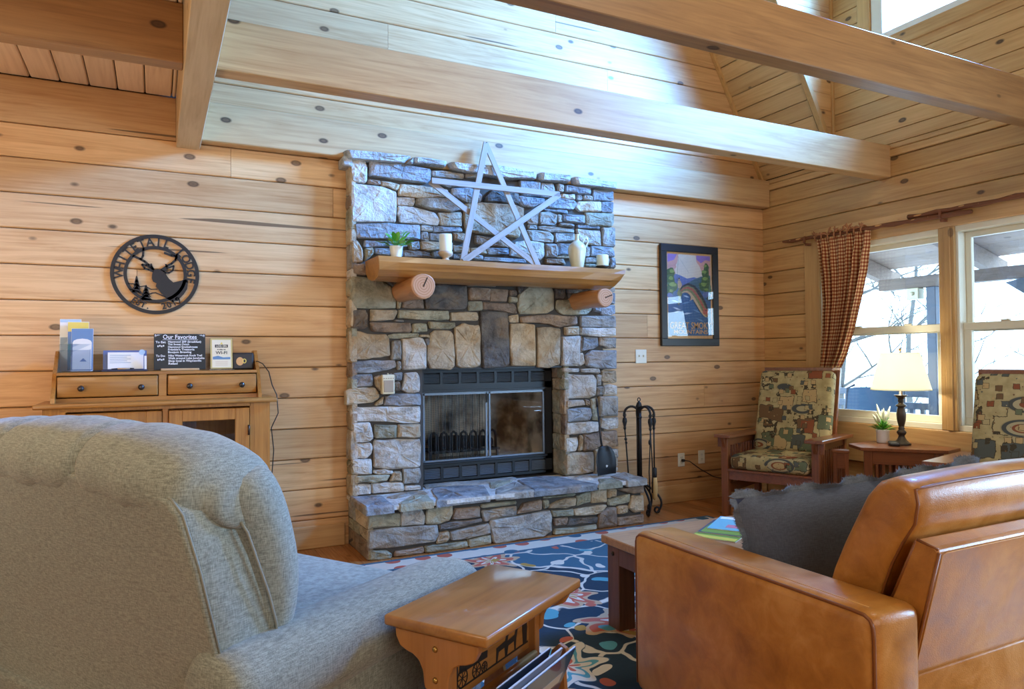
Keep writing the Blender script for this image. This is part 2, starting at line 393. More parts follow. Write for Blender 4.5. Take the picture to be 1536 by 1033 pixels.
gingham()
def lodge_print():
    """furnishing print: rugs, small chairs, chests and pictures in rust, green and charcoal on khaki"""
    m, nt, b = new_mat('lodge_print_fabric', 0.85, spec=0.15)
    c = coords(nt)
    nz = N(nt, 'ShaderNodeTexNoise', i_Scale=22.0, i_Detail=3.0); nt.links.new(c, nz.inputs['Vector'])
    col = ramp(nt, nz.outputs[0], [(0.3,(0.36,0.29,0.14)), (0.7,(0.50,0.41,0.22))])
    def layer(col, scale, dist, thr, pal, chan, off, wob=0.16, edge=None):
        cc = N(nt, 'ShaderNodeVectorMath', operation='ADD'); nt.links.new(c, cc.inputs[0]); cc.inputs[1].default_value = off
        v = N(nt, 'ShaderNodeTexVoronoi', i_Scale=scale, distance=dist); nt.links.new(cc.outputs[0], v.inputs['Vector'])
        p = ramp(nt, N(nt, 'ShaderNodeSeparateColor', i_0=v.outputs['Color']).outputs[chan], pal, 'CONSTANT')
        d = math_(nt, 'MULTIPLY_ADD', nz.outputs[0], wob, v.outputs[0])
        if edge: col = mix(nt, math_(nt, 'LESS_THAN', d, thr+edge), col, (0.07,0.055,0.035))
        return mix(nt, math_(nt, 'LESS_THAN', d, thr), col, p), v
    RUST, GREEN, CHAR, TAN2, BRN, KH = (0.26,0.085,0.04), (0.14,0.16,0.095), (0.10,0.11,0.10), (0.50,0.35,0.17), (0.17,0.10,0.05), (0.44,0.36,0.19)
    col, _ = layer(col, 7.0, 'CHEBYCHEV', 0.50, [(0,KH),(.30,GREEN),(.45,RUST),(.56,TAN2),(.78,CHAR),(.87,BRN)], 0, (0,0,0), .24, .03)
    # oval braided rugs: rings
    st2 = N(nt, 'ShaderNodeVectorMath', operation='MULTIPLY'); nt.links.new(c, st2.inputs[0]); st2.inputs[1].default_value = (1.0, 0.62, 1.25)
    v5 = N(nt, 'ShaderNodeTexVoronoi', i_Scale=4.2, i_Randomness=0.9); nt.links.new(st2.outputs[0], v5.inputs['Vector'])
    ring = ramp(nt, v5.outputs[0], [(0,(0.46,0.33,0.16)), (.12,(0.24,0.08,0.04)), (.16,(0.42,0.36,0.22)), (.23,(0.08,0.085,0.08)), (.29,(0.34,0.28,0.15))], 'CONSTANT')
    r5 = N(nt, 'ShaderNodeSeparateColor', i_0=v5.outputs['Color'])
    col = mix(nt, math_(nt, 'MULTIPLY', math_(nt, 'LESS_THAN', v5.outputs[0], 0.31), math_(nt, 'GREATER_THAN', r5.outputs[0], 0.45)), col, ring)
    col, _ = layer(col, 15.0, 'CHEBYCHEV', 0.36, [(0,TAN2),(.30,BRN),(.45,KH),(.62,RUST),(.75,CHAR),(.88,GREEN)], 1, (3.1,1.7,5.2), .22, .04)
    col, _ = layer(col, 34.0, 'MANHATTAN', 0.34, [(0,BRN),(.35,TAN2),(.6,CHAR),(.8,KH)], 2, (7.3,2.2,1.1), .20)
    w = N(nt, 'ShaderNodeTexNoise', i_Scale=400.0); nt.links.new(c, w.inputs['Vector'])
    nt.links.new(col, b.inputs['Base Color']); bump(nt, b, w.outputs[0], 0.25, 0.002); M['lodge_print'] = m
lodge_print()
def rug_mat():
    m, nt, b = new_mat('rug_wool', 0.95, spec=0.1)
    c = coords(nt, False)           # object space, metres, rug centre at 0
    s = N(nt, 'ShaderNodeSeparateXYZ'); nt.links.new(c, s.inputs[0])
    wob = N(nt, 'ShaderNodeTexNoise', i_Scale=3.2, i_Detail=2.0); nt.links.new(c, wob.inputs['Vector'])
    wv = N(nt, 'ShaderNodeVectorMath', operation='SCALE'); nt.links.new(wob.outputs['Color'], wv.inputs[0]); wv.inputs['Scale'].default_value = 0.28
    cw = N(nt, 'ShaderNodeVectorMath', operation='ADD'); nt.links.new(c, cw.inputs[0]); nt.links.new(wv.outputs[0], cw.inputs[1]); cw = cw.outputs[0]
    v = N(nt, 'ShaderNodeTexVoronoi', i_Scale=1.75, voronoi_dimensions='2D'); nt.links.new(cw, v.inputs['Vector'])
    rnd = N(nt, 'ShaderNodeSeparateColor', i_0=v.outputs['Color'])
    # field: navy / tan panels
    big = N(nt, 'ShaderNodeTexVoronoi', i_Scale=0.95, voronoi_dimensions='2D'); nt.links.new(cw, big.inputs['Vector'])
    bc = N(nt, 'ShaderNodeSeparateColor', i_0=big.outputs['Color'])
    NAVY, BLUE, CREAM, TAN, CORAL, GOLD, TEAL = (0.030,0.052,0.075), (0.060,0.135,0.19), (0.68,0.63,0.52), (0.52,0.36,0.22), (0.50,0.13,0.085), (0.42,0.26,0.07), (0.10,0.32,0.38)
    field = ramp(nt, bc.outputs[0], [(0.0, BLUE), (0.25, NAVY), (0.50, (0.58,0.47,0.33)), (0.62, BLUE), (0.80, NAVY), (0.90, CORAL)], 'CONSTANT')
    e = N(nt, 'ShaderNodeTexVoronoi', i_Scale=0.95, voronoi_dimensions='2D', feature='DISTANCE_TO_EDGE'); nt.links.new(cw, e.inputs['Vector'])
    col = mix(nt, ramp(nt, e.outputs[0], [(0.012,(1,1,1)), (0.018,(0,0,0))]), field, CREAM)
    # vines
    e2 = N(nt, 'ShaderNodeTexVoronoi', i_Scale=3.6, voronoi_dimensions='2D', feature='DISTANCE_TO_EDGE'); nt.links.new(cw, e2.inputs['Vector'])
    col = mix(nt, ramp(nt, e2.outputs[0], [(0.030,(0.95,)*3), (0.040,(0,0,0))]), col, CREAM)
    # flowers: petals by angle around each cell centre
    d = N(nt, 'ShaderNodeVectorMath', operation='SUBTRACT'); nt.links.new(cw, d.inputs[0]); nt.links.new(v.outputs['Position'], d.inputs[1])
    ds = N(nt, 'ShaderNodeSeparateXYZ'); nt.links.new(d.outputs[0], ds.inputs[0])
    ang = math_(nt, 'ARCTAN2', ds.outputs[1], ds.outputs[0])
    pet = math_(nt, 'MULTIPLY_ADD', math_(nt, 'SINE', math_(nt, 'MULTIPLY', ang, 7.0)), 0.07, v.outputs[0])
    flower = ramp(nt, pet, [(0.0, GOLD), (0.06, CREAM), (0.13, CORAL), (0.24, TAN), (0.31, NAVY)], 'CONSTANT')
    flower2 = ramp(nt, pet, [(0.0, CORAL), (0.07, CREAM), (0.16, TEAL), (0.22, CREAM), (0.30, BLUE)], 'CONSTANT')
    fl = mix(nt, math_(nt, 'GREATER_THAN', rnd.outputs[0], 0.5), flower, flower2)
    col = mix(nt, math_(nt, 'MULTIPLY', math_(nt, 'LESS_THAN', pet, 0.31), math_(nt, 'GREATER_THAN', rnd.outputs[1], 0.22)), col, fl)
    v3 = N(nt, 'ShaderNodeTexVoronoi', i_Scale=6.5, voronoi_dimensions='2D'); nt.links.new(cw, v3.inputs['Vector'])
    r3 = N(nt, 'ShaderNodeSeparateColor', i_0=v3.outputs['Color'])
    leafc = ramp(nt, r3.outputs[1], [(0, CREAM), (0.35, TEAL), (0.55, CORAL), (0.75, GOLD)], 'CONSTANT')
    col = mix(nt, math_(nt, 'MULTIPLY', math_(nt, 'LESS_THAN', v3.outputs[0], 0.23), math_(nt, 'GREATER_THAN', r3.outputs[0], 0.45)), col, leafc)
    # border measured from the edge
    ex = math_(nt, 'SUBTRACT', 1.49, math_(nt, 'ABSOLUTE', s.outputs[0])); ey = math_(nt, 'SUBTRACT', 1.22, math_(nt, 'ABSOLUTE', s.outputs[1]))
    ed = math_(nt, 'MINIMUM', ex, ey)
    v4 = N(nt, 'ShaderNodeTexVoronoi', i_Scale=5.2, voronoi_dimensions='2D', i_Randomness=0.4); nt.links.new(c, v4.inputs['Vector'])
    r4 = N(nt, 'ShaderNodeSeparateColor', i_0=v4.outputs['Color'])
    motif = ramp(nt, r4.outputs[0], [(0, CORAL), (0.5, BLUE), (0.8, CORAL)], 'CONSTANT')
    bord = mix(nt, math_(nt, 'LESS_THAN', v4.outputs[0], 0.26), CREAM, motif)
    col = mix(nt, math_(nt, 'LESS_THAN', ed, 0.20), col, bord)
    col = mix(nt, math_(nt, 'LESS_THAN', math_(nt, 'ABSOLUTE', math_(nt, 'SUBTRACT', ed, 0.205)), 0.014), col, BLUE)
    col = mix(nt, math_(nt, 'LESS_THAN', ed, 0.035), col, BLUE)
    nz = N(nt, 'ShaderNodeTexNoise', i_Scale=120.0, i_Detail=2.0); nt.links.new(scale_v(nt, c, (0.25,1,1)), nz.inputs['Vector'])
    col = mix(nt, math_(nt, 'MULTIPLY', nz.outputs[0], 0.45), col, (0.62,0.66,0.68), 'SOFT_LIGHT')
    nt.links.new(col, b.inputs['Base Color']); bump(nt, b, nz.outputs[0], 0.5, 0.004); M['rug'] = m
rug_mat()
def firebrick_soot():
    m, nt, b = new_mat('sooty_firebrick', 0.9)
    c = coords(nt, False)
    n1 = N(nt, 'ShaderNodeTexNoise', i_Scale=4.5, i_Detail=4.0); nt.links.new(c, n1.inputs['Vector'])
    nt.links.new(ramp(nt, n1.outputs[0], [(0.36, (0.03,0.027,0.024)), (0.45, (0.32,0.26,0.19)), (0.56, (0.78,0.66,0.50))]), b.inputs['Base Color'])
    M['fire_back'] = m
firebrick_soot()

# ================================================================ the room shell
YB, XR = 4.92, 5.15           # faces of the fireplace wall and of the window wall
XL, YR = -2.6, -2.6           # left and rear walls (outside the picture)
ZC = [-0.02] + [0.189 + 0.20655*k for k in range(12)]      # log courses: 0.189 ... 2.461
ZC[-1] = 2.461; ZC.append(2.658)

# ---- floor
fl = struct(B().box((XL, YR, -0.12), (XR+0.3, 5.7, -0.022)).obj('floor', M['dark_gap']))
w = 0.127; x = XL; k = 0
while x < XR:
    x1 = min(x+w, XR)
    b = B().box((0.0006, 0, -0.02), (x1-x-0.0006, 2*3.78, 0), bev=0.0012)
    o = b.obj('floor_board', M['floor'], fl); o.location = (x, YR, 0); x = x1; k += 1

# ---- fireplace wall: backing + logs
wb = B()
wb.box((XL, YB+0.03, -0.1), (1.40, YB+0.14, 7.15)); wb.box((3.05, YB+0.03, -0.1), (XR+0.1, YB+0.14, 7.15))
wb.box((1.40, YB+0.03, 2.60), (3.05, YB+0.14, 7.15))
wall_back = struct(wb.obj('wall_back', M['dark_gap']))
def log_x(x0, x1, z0, z1, y=YB, mat='log', par=None, name='log', d=0.06):
    c = 0.006
    p = [(y, z0+0.0022+c), (y+c, z0+0.0022), (y+d, z0+0.0022), (y+d, z1-0.0022), (y+c, z1-0.0022), (y, z1-0.0022-c)]
    p = [(a-y, b_-z0) for a, b_ in p]
    o = B().prism(p, 0, 0.001, x1-x0-0.001).obj(name, M[mat], par or wall_back); o.location = (x0, y, z0); return o
SPL = {11: [0.44], 10: [-0.80, 1.09], 9: [], 8: [-0.1], 7: [], 6: [0.28], 5: [], 4: [-0.3], 3: [0.2], 2: [], 1: [-0.5], 0: [0.5]}
SPR = {7: [3.78], 4: [4.4], 9: [], 2: []}
for i in range(len(ZC)-1):
    z0, z1 = ZC[i], ZC[i+1]
    xs = [XL] + (SPL.get(i, []) if i < 12 else [0.44]) + [1.40]
    if i == 11: xs = [XL, 1.10, 1.40]
    if i == 12: xs = [XL, 0.44, 1.40]
    if i == 10: xs = [XL, -0.80, 1.40]
    for a, b_ in zip(xs, xs[1:]): log_x(a, b_, z0, z1)
    xs = [3.05] + SPR.get(i, []) + [XR+0.05]
    for a, b_ in zip(xs, xs[1:]): log_x(a, b_, z0, z1)
log_x(XL, 0.118, 2.658, 2.935)                                  # tall log under the loft boards
z = 2.658
for j, xs in enumerate(([0.26, 2.2, XR], [0.26, XR], [0.26, 1.9, XR], [0.26, XR], [0.26, 1.5, 3.4, XR], [0.26, XR], [0.26, 2.9, XR], [0.26, XR], [0.26, XR], [0.26, XR], [0.26, XR])):
    for a, b_ in zip(xs, xs[1:]): log_x(a, b_, z, z+0.20655)
    z += 0.20655
bb = B().box((XL, YB-0.022, 0), (1.165, YB, 0.150), bev=0.004).obj('baseboard_back_left', M['panel_x']); struct(bb)
bb = B().box((3.27, YB-0.022, 0), (XR-0.02, YB, 0.150), bev=0.004).obj('baseboard_back_right', M['panel_x']); struct(bb)

# ---- window wall (right): backing with openings, logs, upper panelling
WIN = [(3.185, 4.275, 0.712, 2.190), (2.05, 3.135, 0.712, 2.190)]     # y0 y1 z0 z1 of the two vinyl windows
DOR = (2.30, 3.745, 3.762, 4.70)                                       # dormer window
NEARW = (-0.9, 0.9, 0.712, 2.19)                                       # unseen window, added to let in sky light from the near side
wr = B()
def wall_strip(bld, y0, y1, spans, x0, x1):
    for a, b_ in spans: bld.box((x0, y0, a), (x1, y1, b_))
xa, xb = XR+0.05, XR+0.17
wall_strip(wr, 4.275, YB+0.14, [(-0.1, 7.15)], xa, xb)
wall_strip(wr, 3.745, 4.275, [(-0.1, .712), (2.19, 7.15)], xa, xb)
wall_strip(wr, 3.135, 3.745, [(-0.1, .712), (2.19, 3.762), (4.70, 7.15)], xa, xb)
wall_strip(wr, 2.30, 3.135, [(-0.1, .712), (2.19, 3.762), (4.70, 7.15)], xa, xb)
wall_strip(wr, 2.05, 2.30, [(-0.1, .712), (2.19, 7.15)], xa, xb)
wall_strip(wr, 0.9, 2.05, [(-0.1, 7.15)], xa, xb)
wall_strip(wr, -0.9, 0.9, [(-0.1, .712), (2.19, 7.15)], xa, xb)
wall_strip(wr, YR, -0.9, [(-0.1, 7.15)], xa, xb)
wall_right = struct(wr.obj('wall_right', M['dark_gap']))
def log_y(y0, y1, z0, z1, mat='log_y', x=XR, name='log', d=0.06, c=0.006):
    p = [(0, 0.0022+c), (c, 0.0022), (d, 0.0022), (d, z1-z0-0.0022), (c, z1-z0-0.0022), (0, z1-z0-0.0022-c)]
    o = B().prism(p, 1, 0.001, y1-y0-0.001).obj(name, M[mat], wall_right); o.location = (x, y0, z0); return o
def cut(y0, y1, z0, z1, holes):
    segs = [(y0, y1)]
    for (a, b_, c, d) in holes:
        if z1 > c + 0.004 and z0 < d - 0.004:
            nx = []
            for s, e in segs:
                if b_ <= s or a >= e: nx.append((s, e)); continue
                if s < a: nx.append((s, a))
                if b_ < e: nx.append((b_, e))
            segs = nx
    return segs
HOLES = [(2.02, 4.30, 0.56, 2.23), (-0.95, 0.95, 0.66, 2.23)]
ZR = ZC[:13] + [2.658]
for i in range(len(ZR)-1):
    for a, b_ in cut(YR, YB, ZR[i], ZR[i+1], HOLES): log_y(a, b_, ZR[i], ZR[i+1])
log_y(YR, YB, 2.658, 2.812)
log_y(YR, YB, 2.812, 2.872, 'panel_y', XR-0.012, 'trim_board', 0.072)
log_y(YR, YB, 2.872, 2.918, 'panel_y', XR-0.004, 'trim_board', 0.064)
z = 2.918; zs = [2.918, 3.019] + [3.019+0.1392*k for k in range(1, 13)]
for a, b_ in zip(zs, zs[1:]):
    for s, e in cut(0.8, 4.135, a, b_, [(2.27, 3.78, 3.72, 4.75)]): log_y(s, e, a, b_, 'panel_y', name='panel_board', c=0.003)

# ---- steep roof slope over the window wall (boards) and dormer cheek
S0, Z0, TAN = 5.145, 2.918, 1.867
ln = math.hypot(1, TAN)
ce = B(); ce.add([(S0+0.07, 4.12, Z0), (S0+0.07, YB+.02, Z0), (S0+0.07-1.02, YB+.02, Z0+1.02*TAN), (S0+0.07-1.02, 4.12, Z0+1.02*TAN)], [(0,1,2,3)])
ce.box((XL, YR, 7.1), (XR+0.2, YB+0.1, 7.2))
ceiling = struct(ce.obj('ceiling', M['panel_y']))
for k in range(15):
    t0, t1 = k*0.1392/ln, (k+1)*0.1392/ln
    if Z0+t1*TAN > 4.86: break
    b = B()
    y0, y1 = 4.125, YB
    g = 0.0016
    P = lambda t, off: (S0 - t + off*TAN/ln, Z0 + t*TAN + off/ln)
    a0, a1 = P(t0+g, 0), P(t1-g, 0); b0, b1 = P(t0+g, 0.02), P(t1-g, 0.02)
    b.add([(a0[0],0,a0[1]),(a1[0],0,a1[1]),(b1[0],0,b1[1]),(b0[0],0,b0[1]),(a0[0],y1-y0,a0[1]),(a1[0],y1-y0,a1[1]),(b1[0],y1-y0,b1[1]),(b0[0],y1-y0,b0[1])],
          [(0,1,5,4),(1,2,6,5),(2,3,7,6),(3,0,4,7),(0,3,2,1),(4,5,6,7)])
    o = b.obj('roof_board', M['panel_y'], ceiling); o.location = (0, y0, 0)
def slope_trim(name, y0, y1):
    b = B()
    v = []
    for y in (y0, y1):
        for t, off in ((-0.0, -0.022), (1.03, -0.022), (1.03, 0.02), (-0.0, 0.02)):
            v.append((S0 - t + off*TAN/ln, y, Z0 + t*TAN + off/ln))
    b.add(v, [(0,1,2,3),(4,7,6,5),(0,4,5,1),(1,5,6,2),(2,6,7,3),(3,7,4,0)])
    return struct(b.obj(name, M['pine_z']))
slope_trim('trim_1', YB-0.035, YB-0.002); slope_trim('trim_2', 4.085, 4.135)
# cheek of the dormer: triangular wall of boards facing the room
wc = struct(B().add([(S0, 4.14, Z0-0.05), (XR+0.1, 4.14, Z0), (XR+0.1, 4.14, 4.86), (S0-1.04, 4.14, 4.86)], [(0,1,2,3)]).obj('wall_dormer', M['dark_gap']))
for k in range(14):
    za, zb_ = Z0 + k*0.1392, Z0 + (k+1)*0.1392
    xa_, xb_ = S0 - (za-Z0)/TAN, S0 - (zb_-Z0)/TAN
    b = B().prism([(xa_, za+.0015), (XR, za+.0015), (XR, zb_-.0015), (xb_, zb_-.0015)], 1, 4.118, 4.135)
    b.obj('panel_board', M['panel_x'], wc)
struct(B().box((XR-0.025, 4.10, 2.918), (XR+0.001, 4.128, 4.86), bev=0.003).obj('trim_3', M['pine_z']))

# ---- outer shell out of the picture: left and rear walls, loft boards and girder
struct(B().box((XL-0.1, YR, -0.1), (XL, YB+0.1, 7.15)).obj('wall_left', M['log_y']))
struct(B().box((XL, YR-0.1, -0.1), (XR+0.1, YR, 7.15)).obj('wall_rear', M['log']))
lo = struct(B().box((XL, YR, 2.957), (0.12, YB, 3.05)).obj('ceiling_loft', M['dark_gap']))
x = -0.0555-0.149*17
while x < 0.10:
    x1 = min(x+0.149, 0.118)
    b = B().prism([(0.003, 0.006), (0.009, 0), (x1-x-0.009, 0), (x1-x-0.003, 0.006), (x1-x-0.003, 0.02), (0.003, 0.02)], 1, 0, YB-YR)
    o = b.obj('loft_board', M['loft'], lo); o.location = (x, YR, 2.936); x = x1

def beam(name, label, a, b_, mat, bev=0.004):
    c = [(a[i]+b_[i])/2 for i in range(3)]
    o = B().box([a[i]-c[i] for i in range(3)], [b_[i]-c[i] for i in range(3)], bev=bev).obj(name, M[mat]); o.location = c
    return tag(o, label, 'beam')
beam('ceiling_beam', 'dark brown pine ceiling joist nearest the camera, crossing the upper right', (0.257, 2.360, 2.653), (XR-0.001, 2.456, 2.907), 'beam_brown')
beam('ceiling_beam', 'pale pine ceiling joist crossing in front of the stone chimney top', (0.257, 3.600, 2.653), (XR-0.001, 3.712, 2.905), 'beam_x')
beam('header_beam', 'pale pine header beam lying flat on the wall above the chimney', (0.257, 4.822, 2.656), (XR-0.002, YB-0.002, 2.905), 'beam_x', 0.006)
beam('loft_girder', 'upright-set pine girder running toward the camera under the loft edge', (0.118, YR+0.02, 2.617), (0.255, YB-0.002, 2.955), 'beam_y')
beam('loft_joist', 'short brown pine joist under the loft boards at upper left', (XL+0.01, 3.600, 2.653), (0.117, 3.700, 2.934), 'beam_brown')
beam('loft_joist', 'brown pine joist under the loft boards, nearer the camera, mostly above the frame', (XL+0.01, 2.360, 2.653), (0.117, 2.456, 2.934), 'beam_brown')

# ---- windows
def dh_window(name, y0, y1, z0, z1):
    """double-hung vinyl window set in the right wall, seen from inside"""
    x = XR
    w = struct_empty(name, (x+0.05, (y0+y1)/2, z0))
    f = 0.045
    def ring(bld, ya, yb, za, zb, t, xa, xb, bev=0.004):
        bld.box((xa, ya, za), (xb, yb, za+t), bev=bev); bld.box((xa, ya, zb-t), (xb, yb, zb), bev=bev)
        bld.box((xa, ya, za+t-.002), (xb, ya+t, zb-t+.002), bev=bev); bld.box((xa, yb-t, za+t-.002), (xb, yb, zb-t+.002), bev=bev)
    b = B(); ring(b, y0, y1, z0, z1, f, x-0.005, x+0.13); b.obj('frame', M['vinyl'], w, True)
    zm = (z0+z1)/2 + 0.005
    b = B(); ring(b, y0+f, y1-f, zm-0.03, z1-f, 0.042, x+0.075, x+0.11)
    su = b.obj('upper_sash', M['vinyl'], w, True)
    B().box((x+0.090, y0+f+0.04, zm), (x+0.094, y1-f-0.04, z1-f-0.04)).obj('pane', M['pane'], su).location = -Vector(w.location)
    b = B(); ring(b, y0+f, y1-f, z0+f, zm+0.035, 0.055, x+0.035, x+0.070)
    sl = b.obj('lower_sash', M['vinyl'], w, True)
    B().box((x+0.050, y0+f+0.05, z0+f+0.05), (x+0.054, y1-f-0.05, zm-0.015)).obj('pane', M['pane'], sl).location = -Vector(w.location)
    for q in (0.3, 0.7):
        B().box((x+0.030, y0+(y1-y0)*q-0.03, zm+0.035), (x+0.060, y0+(y1-y0)*q+0.03, zm+0.048), bev=0.004).obj('sash_lock', M['vinyl'], w, True)
    return w
dh_window('window_1', *WIN[0]); dh_window('window_2', *WIN[1])
w3 = struct_empty('window_3', (XR+0.05, 3.02, DOR[2]))
b = B(); y0, y1, z0, z1 = DOR
for (ya, yb, za, zb) in ((y0, y1, z0, z0+.05), (y0, y1, z1-.05, z1), (y0, y0+.10, z0+.05, z1-.05), (y1-.10, y1, z0+.05, z1-.05)):
    b.box((XR-0.005, ya, za), (XR+0.12, yb, zb), bev=0.004)
b.obj('frame', M['vinyl_white'], w3, True)
B().box((XR+0.06, y0+.09, z0+.04), (XR+0.064, y1-.09, z1-.04)).obj('pane', M['pane'], w3, True)
w4 = struct_empty('unseen_window_4', (XR+0.05, 0, NEARW[2]))
b = B(); y0, y1, z0, z1 = NEARW
for (ya, yb, za, zb) in ((y0, y1, z0, z0+.06), (y0, y1, z1-.06, z1), (y0, y0+.06, z0+.06, z1-.06), (y1-.06, y1, z0+.06, z1-.06)):
    b.box((XR-0.005, ya, za), (XR+0.12, yb, zb), bev=0.004)
b.obj('frame', M['vinyl'], w4, True)
# wooden trims round the windows
struct(B().box((XR-0.022, 4.272, 0.60), (XR+0.02, 4.428, 2.355), bev=0.004).obj('trim_4', M['pine_z']))
struct(B().box((XR-0.022, 2.0, 2.188), (XR+0.02, 4.274, 2.355), bev=0.004).obj('trim_5', M['panel_y']))
struct(B().box((XR-0.030, 3.137, 0.714), (XR+0.10, 3.184, 2.187), bev=0.003).box((XR-0.022, 3.110, 0.714), (XR+0.02, 3.228, 2.187), bev=0.004).obj('trim_6', M['pine_z']))
struct(B().box((XR-0.022, 2.0, 0.40), (XR+0.02, 4.274, 0.711), bev=0.004).obj('trim_7', M['panel_y']))
struct(B().box((XR-0.020, 2.2, 3.655), (XR+0.02, 3.86, 3.760), bev=0.004).obj('trim_8', M['panel_y']))
struct(B().box((XR-0.020, 3.747, 3.762), (XR+0.02, 3.86, 4.72), bev=0.004).obj('trim_9', M['pine_z']))
struct(B().box((XR-0.022, YR, 0), (XR, YB-0.03, 0.150), bev=0.004).obj('baseboard_right', M['panel_y']))

# ================================================================ outside: porch, deck, trees
struct(B().box((XR+0.2, -6, -0.30), (7.9, 9.5, -0.12)).obj('ground_deck', M['deck']))
struct(B().box((7.9, -40, -3.2), (60, 60, -3.0)).obj('ground_snow', M['snow']))
pr = struct(B().add([(XR+0.2, -3, 3.02), (XR+0.2, 9, 3.02), (7.95, 9, 2.30), (7.95, -3, 2.30)], [(0,1,2,3)]).obj('ceiling_porch', M['porch_board']))
for k in range(15):
    t0, t1 = k/15, (k+1)/15
    xa_, xb_ = XR+0.2+2.6*t0, XR+0.2+2.6*t1-0.008; za, zb_ = 3.01-0.72*t0, 3.01-0.72*t1
    B().add([(xa_, -3, za), (xa_, 9, za), (xb_, 9, zb_), (xb_, -3, zb_), (xa_, -3, za+.02), (xa_, 9, za+.02), (xb_, 9, zb_+.02), (xb_, -3, zb_+.02)],
            [(0,1,2,3),(4,7,6,5),(0,4,5,1),(2,6,7,3),(1,5,6,2),(0,3,7,4)]).obj('roof_board', M['porch_board'], pr)
for i, y in enumerate((5.62, 4.40, 3.2, 2.0)):
    lab = ['brown porch rafter seen through the window beside the curtain', 'brown porch rafter seen at the top left of the right-hand window',
           'brown porch rafter outside, right of the right-hand window', 'brown porch rafter outside, beyond the right edge of the photo'][i]
    b = B().prism([(0, 0), (2.75, -0.76), (2.75, -0.94), (0, -0.18)], 1, -0.05, 0.05)
    o = b.obj('porch_rafter', M['porch']); o.location = (XR+0.2, y, 3.0); tag(o, lab, 'rafter', 'porch rafters')
o = B().box((-0.07, -4.0, -0.06), (0.07, 3.05, 0.06), bev=0.005).obj('porch_beam', M['porch']); o.location = (7.25, 2.15, 2.03)
tag(o, 'long brown porch beam crossing outside both windows', 'beam')
for i, y in enumerate((4.62, 2.95)):
    o = thing('porch_post', ['blue-grey porch post outside the left-hand window', 'blue-grey porch post with diagonal brace outside the right-hand window'][i], 'post', (7.25, y, -0.12))
    B().box((-0.05, -0.05, 0), (0.05, 0.05, 2.09), bev=0.005).obj('shaft', M['rail_paint'], o)
    if i == 1:
        B().prism([(0.05, 1.40), (0.95, 2.06), (0.80, 2.09), (0.05, 1.55)], 0, -0.04, 0.04).obj('brace', M['rail_paint'], o)
rl = thing('porch_railing', 'blue-grey porch railing with upright balusters behind the lamp', 'railing', (7.25, 3.0, -0.12))
B().box((-0.045, -5, 0.93), (0.045, 3.5, 1.0), bev=0.006).obj('top_rail', M['rail_paint'], rl)
B().box((-0.03, -5, 0.80), (0.03, 3.5, 0.87), bev=0.004).obj('under_rail', M['rail_paint'], rl)
B().box((-0.03, -5, 0.10), (0.03, 3.5, 0.16), bev=0.004).obj('bottom_rail', M['rail_paint'], rl)
bal = B().box((-0.02, -0.02, 0.16), (0.02, 0.02, 0.80)).obj('baluster', M['rail_paint'], rl); bal.location = (0, -1.0, 0)
for k in range(1, 40):
    c = bal.copy(); COL.objects.link(c); c.parent = rl; c.location = (0, -1.0+k*0.115, 0)
# sling chair on the deck
dc = thing('patio_chair', 'blue sling patio chair on the porch outside the left-hand window', 'chair', (6.55, 4.90, -0.12), R(205))
b = B()
rs = []
for t in range(9):
    u = t/8; zz = 0.42+u*0.62; xx = -0.22-u*0.18
    rs.append([(xx+0.03*math.sin(math.pi*(y/0.27*0.5+0.5)), y, zz - (0.10*max(0, abs(y)/0.27-0.6)**1.5 if u > .9 else 0)) for y in (-0.27,-0.2,-0.1,0,0.1,0.2,0.27)])
b.rings(rs, close=False, caps=False); b.obj('sling_back', M['sling'], dc)
B().box((-0.24, -0.27, 0.40), (0.28, 0.27, 0.42), bev=0.006).obj('sling_seat', M['sling'], dc)
for s in (-1, 1):
    B().tube([(0.30, s*0.29, 0), (0.26, s*0.29, 0.40), (0.25, s*0.29, 0.62), (-0.2, s*0.29, 0.64)], 0.014, 8).obj('arm_frame', M['rail_paint'], dc)
    B().tube([(-0.30, s*0.29, 0), (-0.22, s*0.29, 0.40), (-0.40, s*0.28, 1.02), (-0.42, s*0.2, 1.06)], 0.014, 8).obj('back_leg', M['rail_paint'], dc)
o = B().box((-0.05, -0.07, -0.06), (0.05, 0.07, 0.06), bev=0.008).cyl((-0.05, 0, 0), (-0.062, 0, 0), 0.02).obj('porch_lamp_box', M['almond']); o.location = (7.22, 4.80, 1.909)
tag(o, 'cream utility box under the porch beam outside the left window', 'box')
def tree(name, label, base, h, seed):
    rn = random.Random(seed)
    t = thing(name, label, 'tree', base, 0, 'bare trees beyond the porch')
    tr = B(); br = B()
    pts = [Vector((0, 0, 0))]
    for k in range(7): pts.append(pts[-1] + Vector((rn.uniform(-.12,.12), rn.uniform(-.12,.12), h/7)))
    tr.tube(pts, [0.10*(1-k/9) for k in range(8)], 7); tr.obj('trunk', M['branch_grey'], t)
    def grow(p, d, l, r, n):
        q = [p]
        for k in range(4):
            d = (d + Vector((rn.uniform(-.35,.35), rn.uniform(-.35,.35), rn.uniform(-.18,.25)))).normalized(); q.append(q[-1]+d*l/4)
        br.tube(q, [r*(1-k/5) for k in range(5)], 4)
        if n:
            for k in (1, 2, 3, 4): grow(q[k], (d+Vector((rn.uniform(-1,1), rn.uniform(-1,1), rn.uniform(-.3,.5)))).normalized(), l*0.6, r*0.5, n-1)
    for k in range(2, 8):
        for j in range(2):
            a = rn.uniform(0, 6.28); grow(pts[k], Vector((math.cos(a), math.sin(a), 0.3)), h*0.28, 0.028, 2)
    br.obj('branches', M['branch_grey'], t)
tree('bare_tree', 'bare tree branches seen beside the curtain in the left-hand window', (10.5, 8.2, -3.0), 5.2, 3)
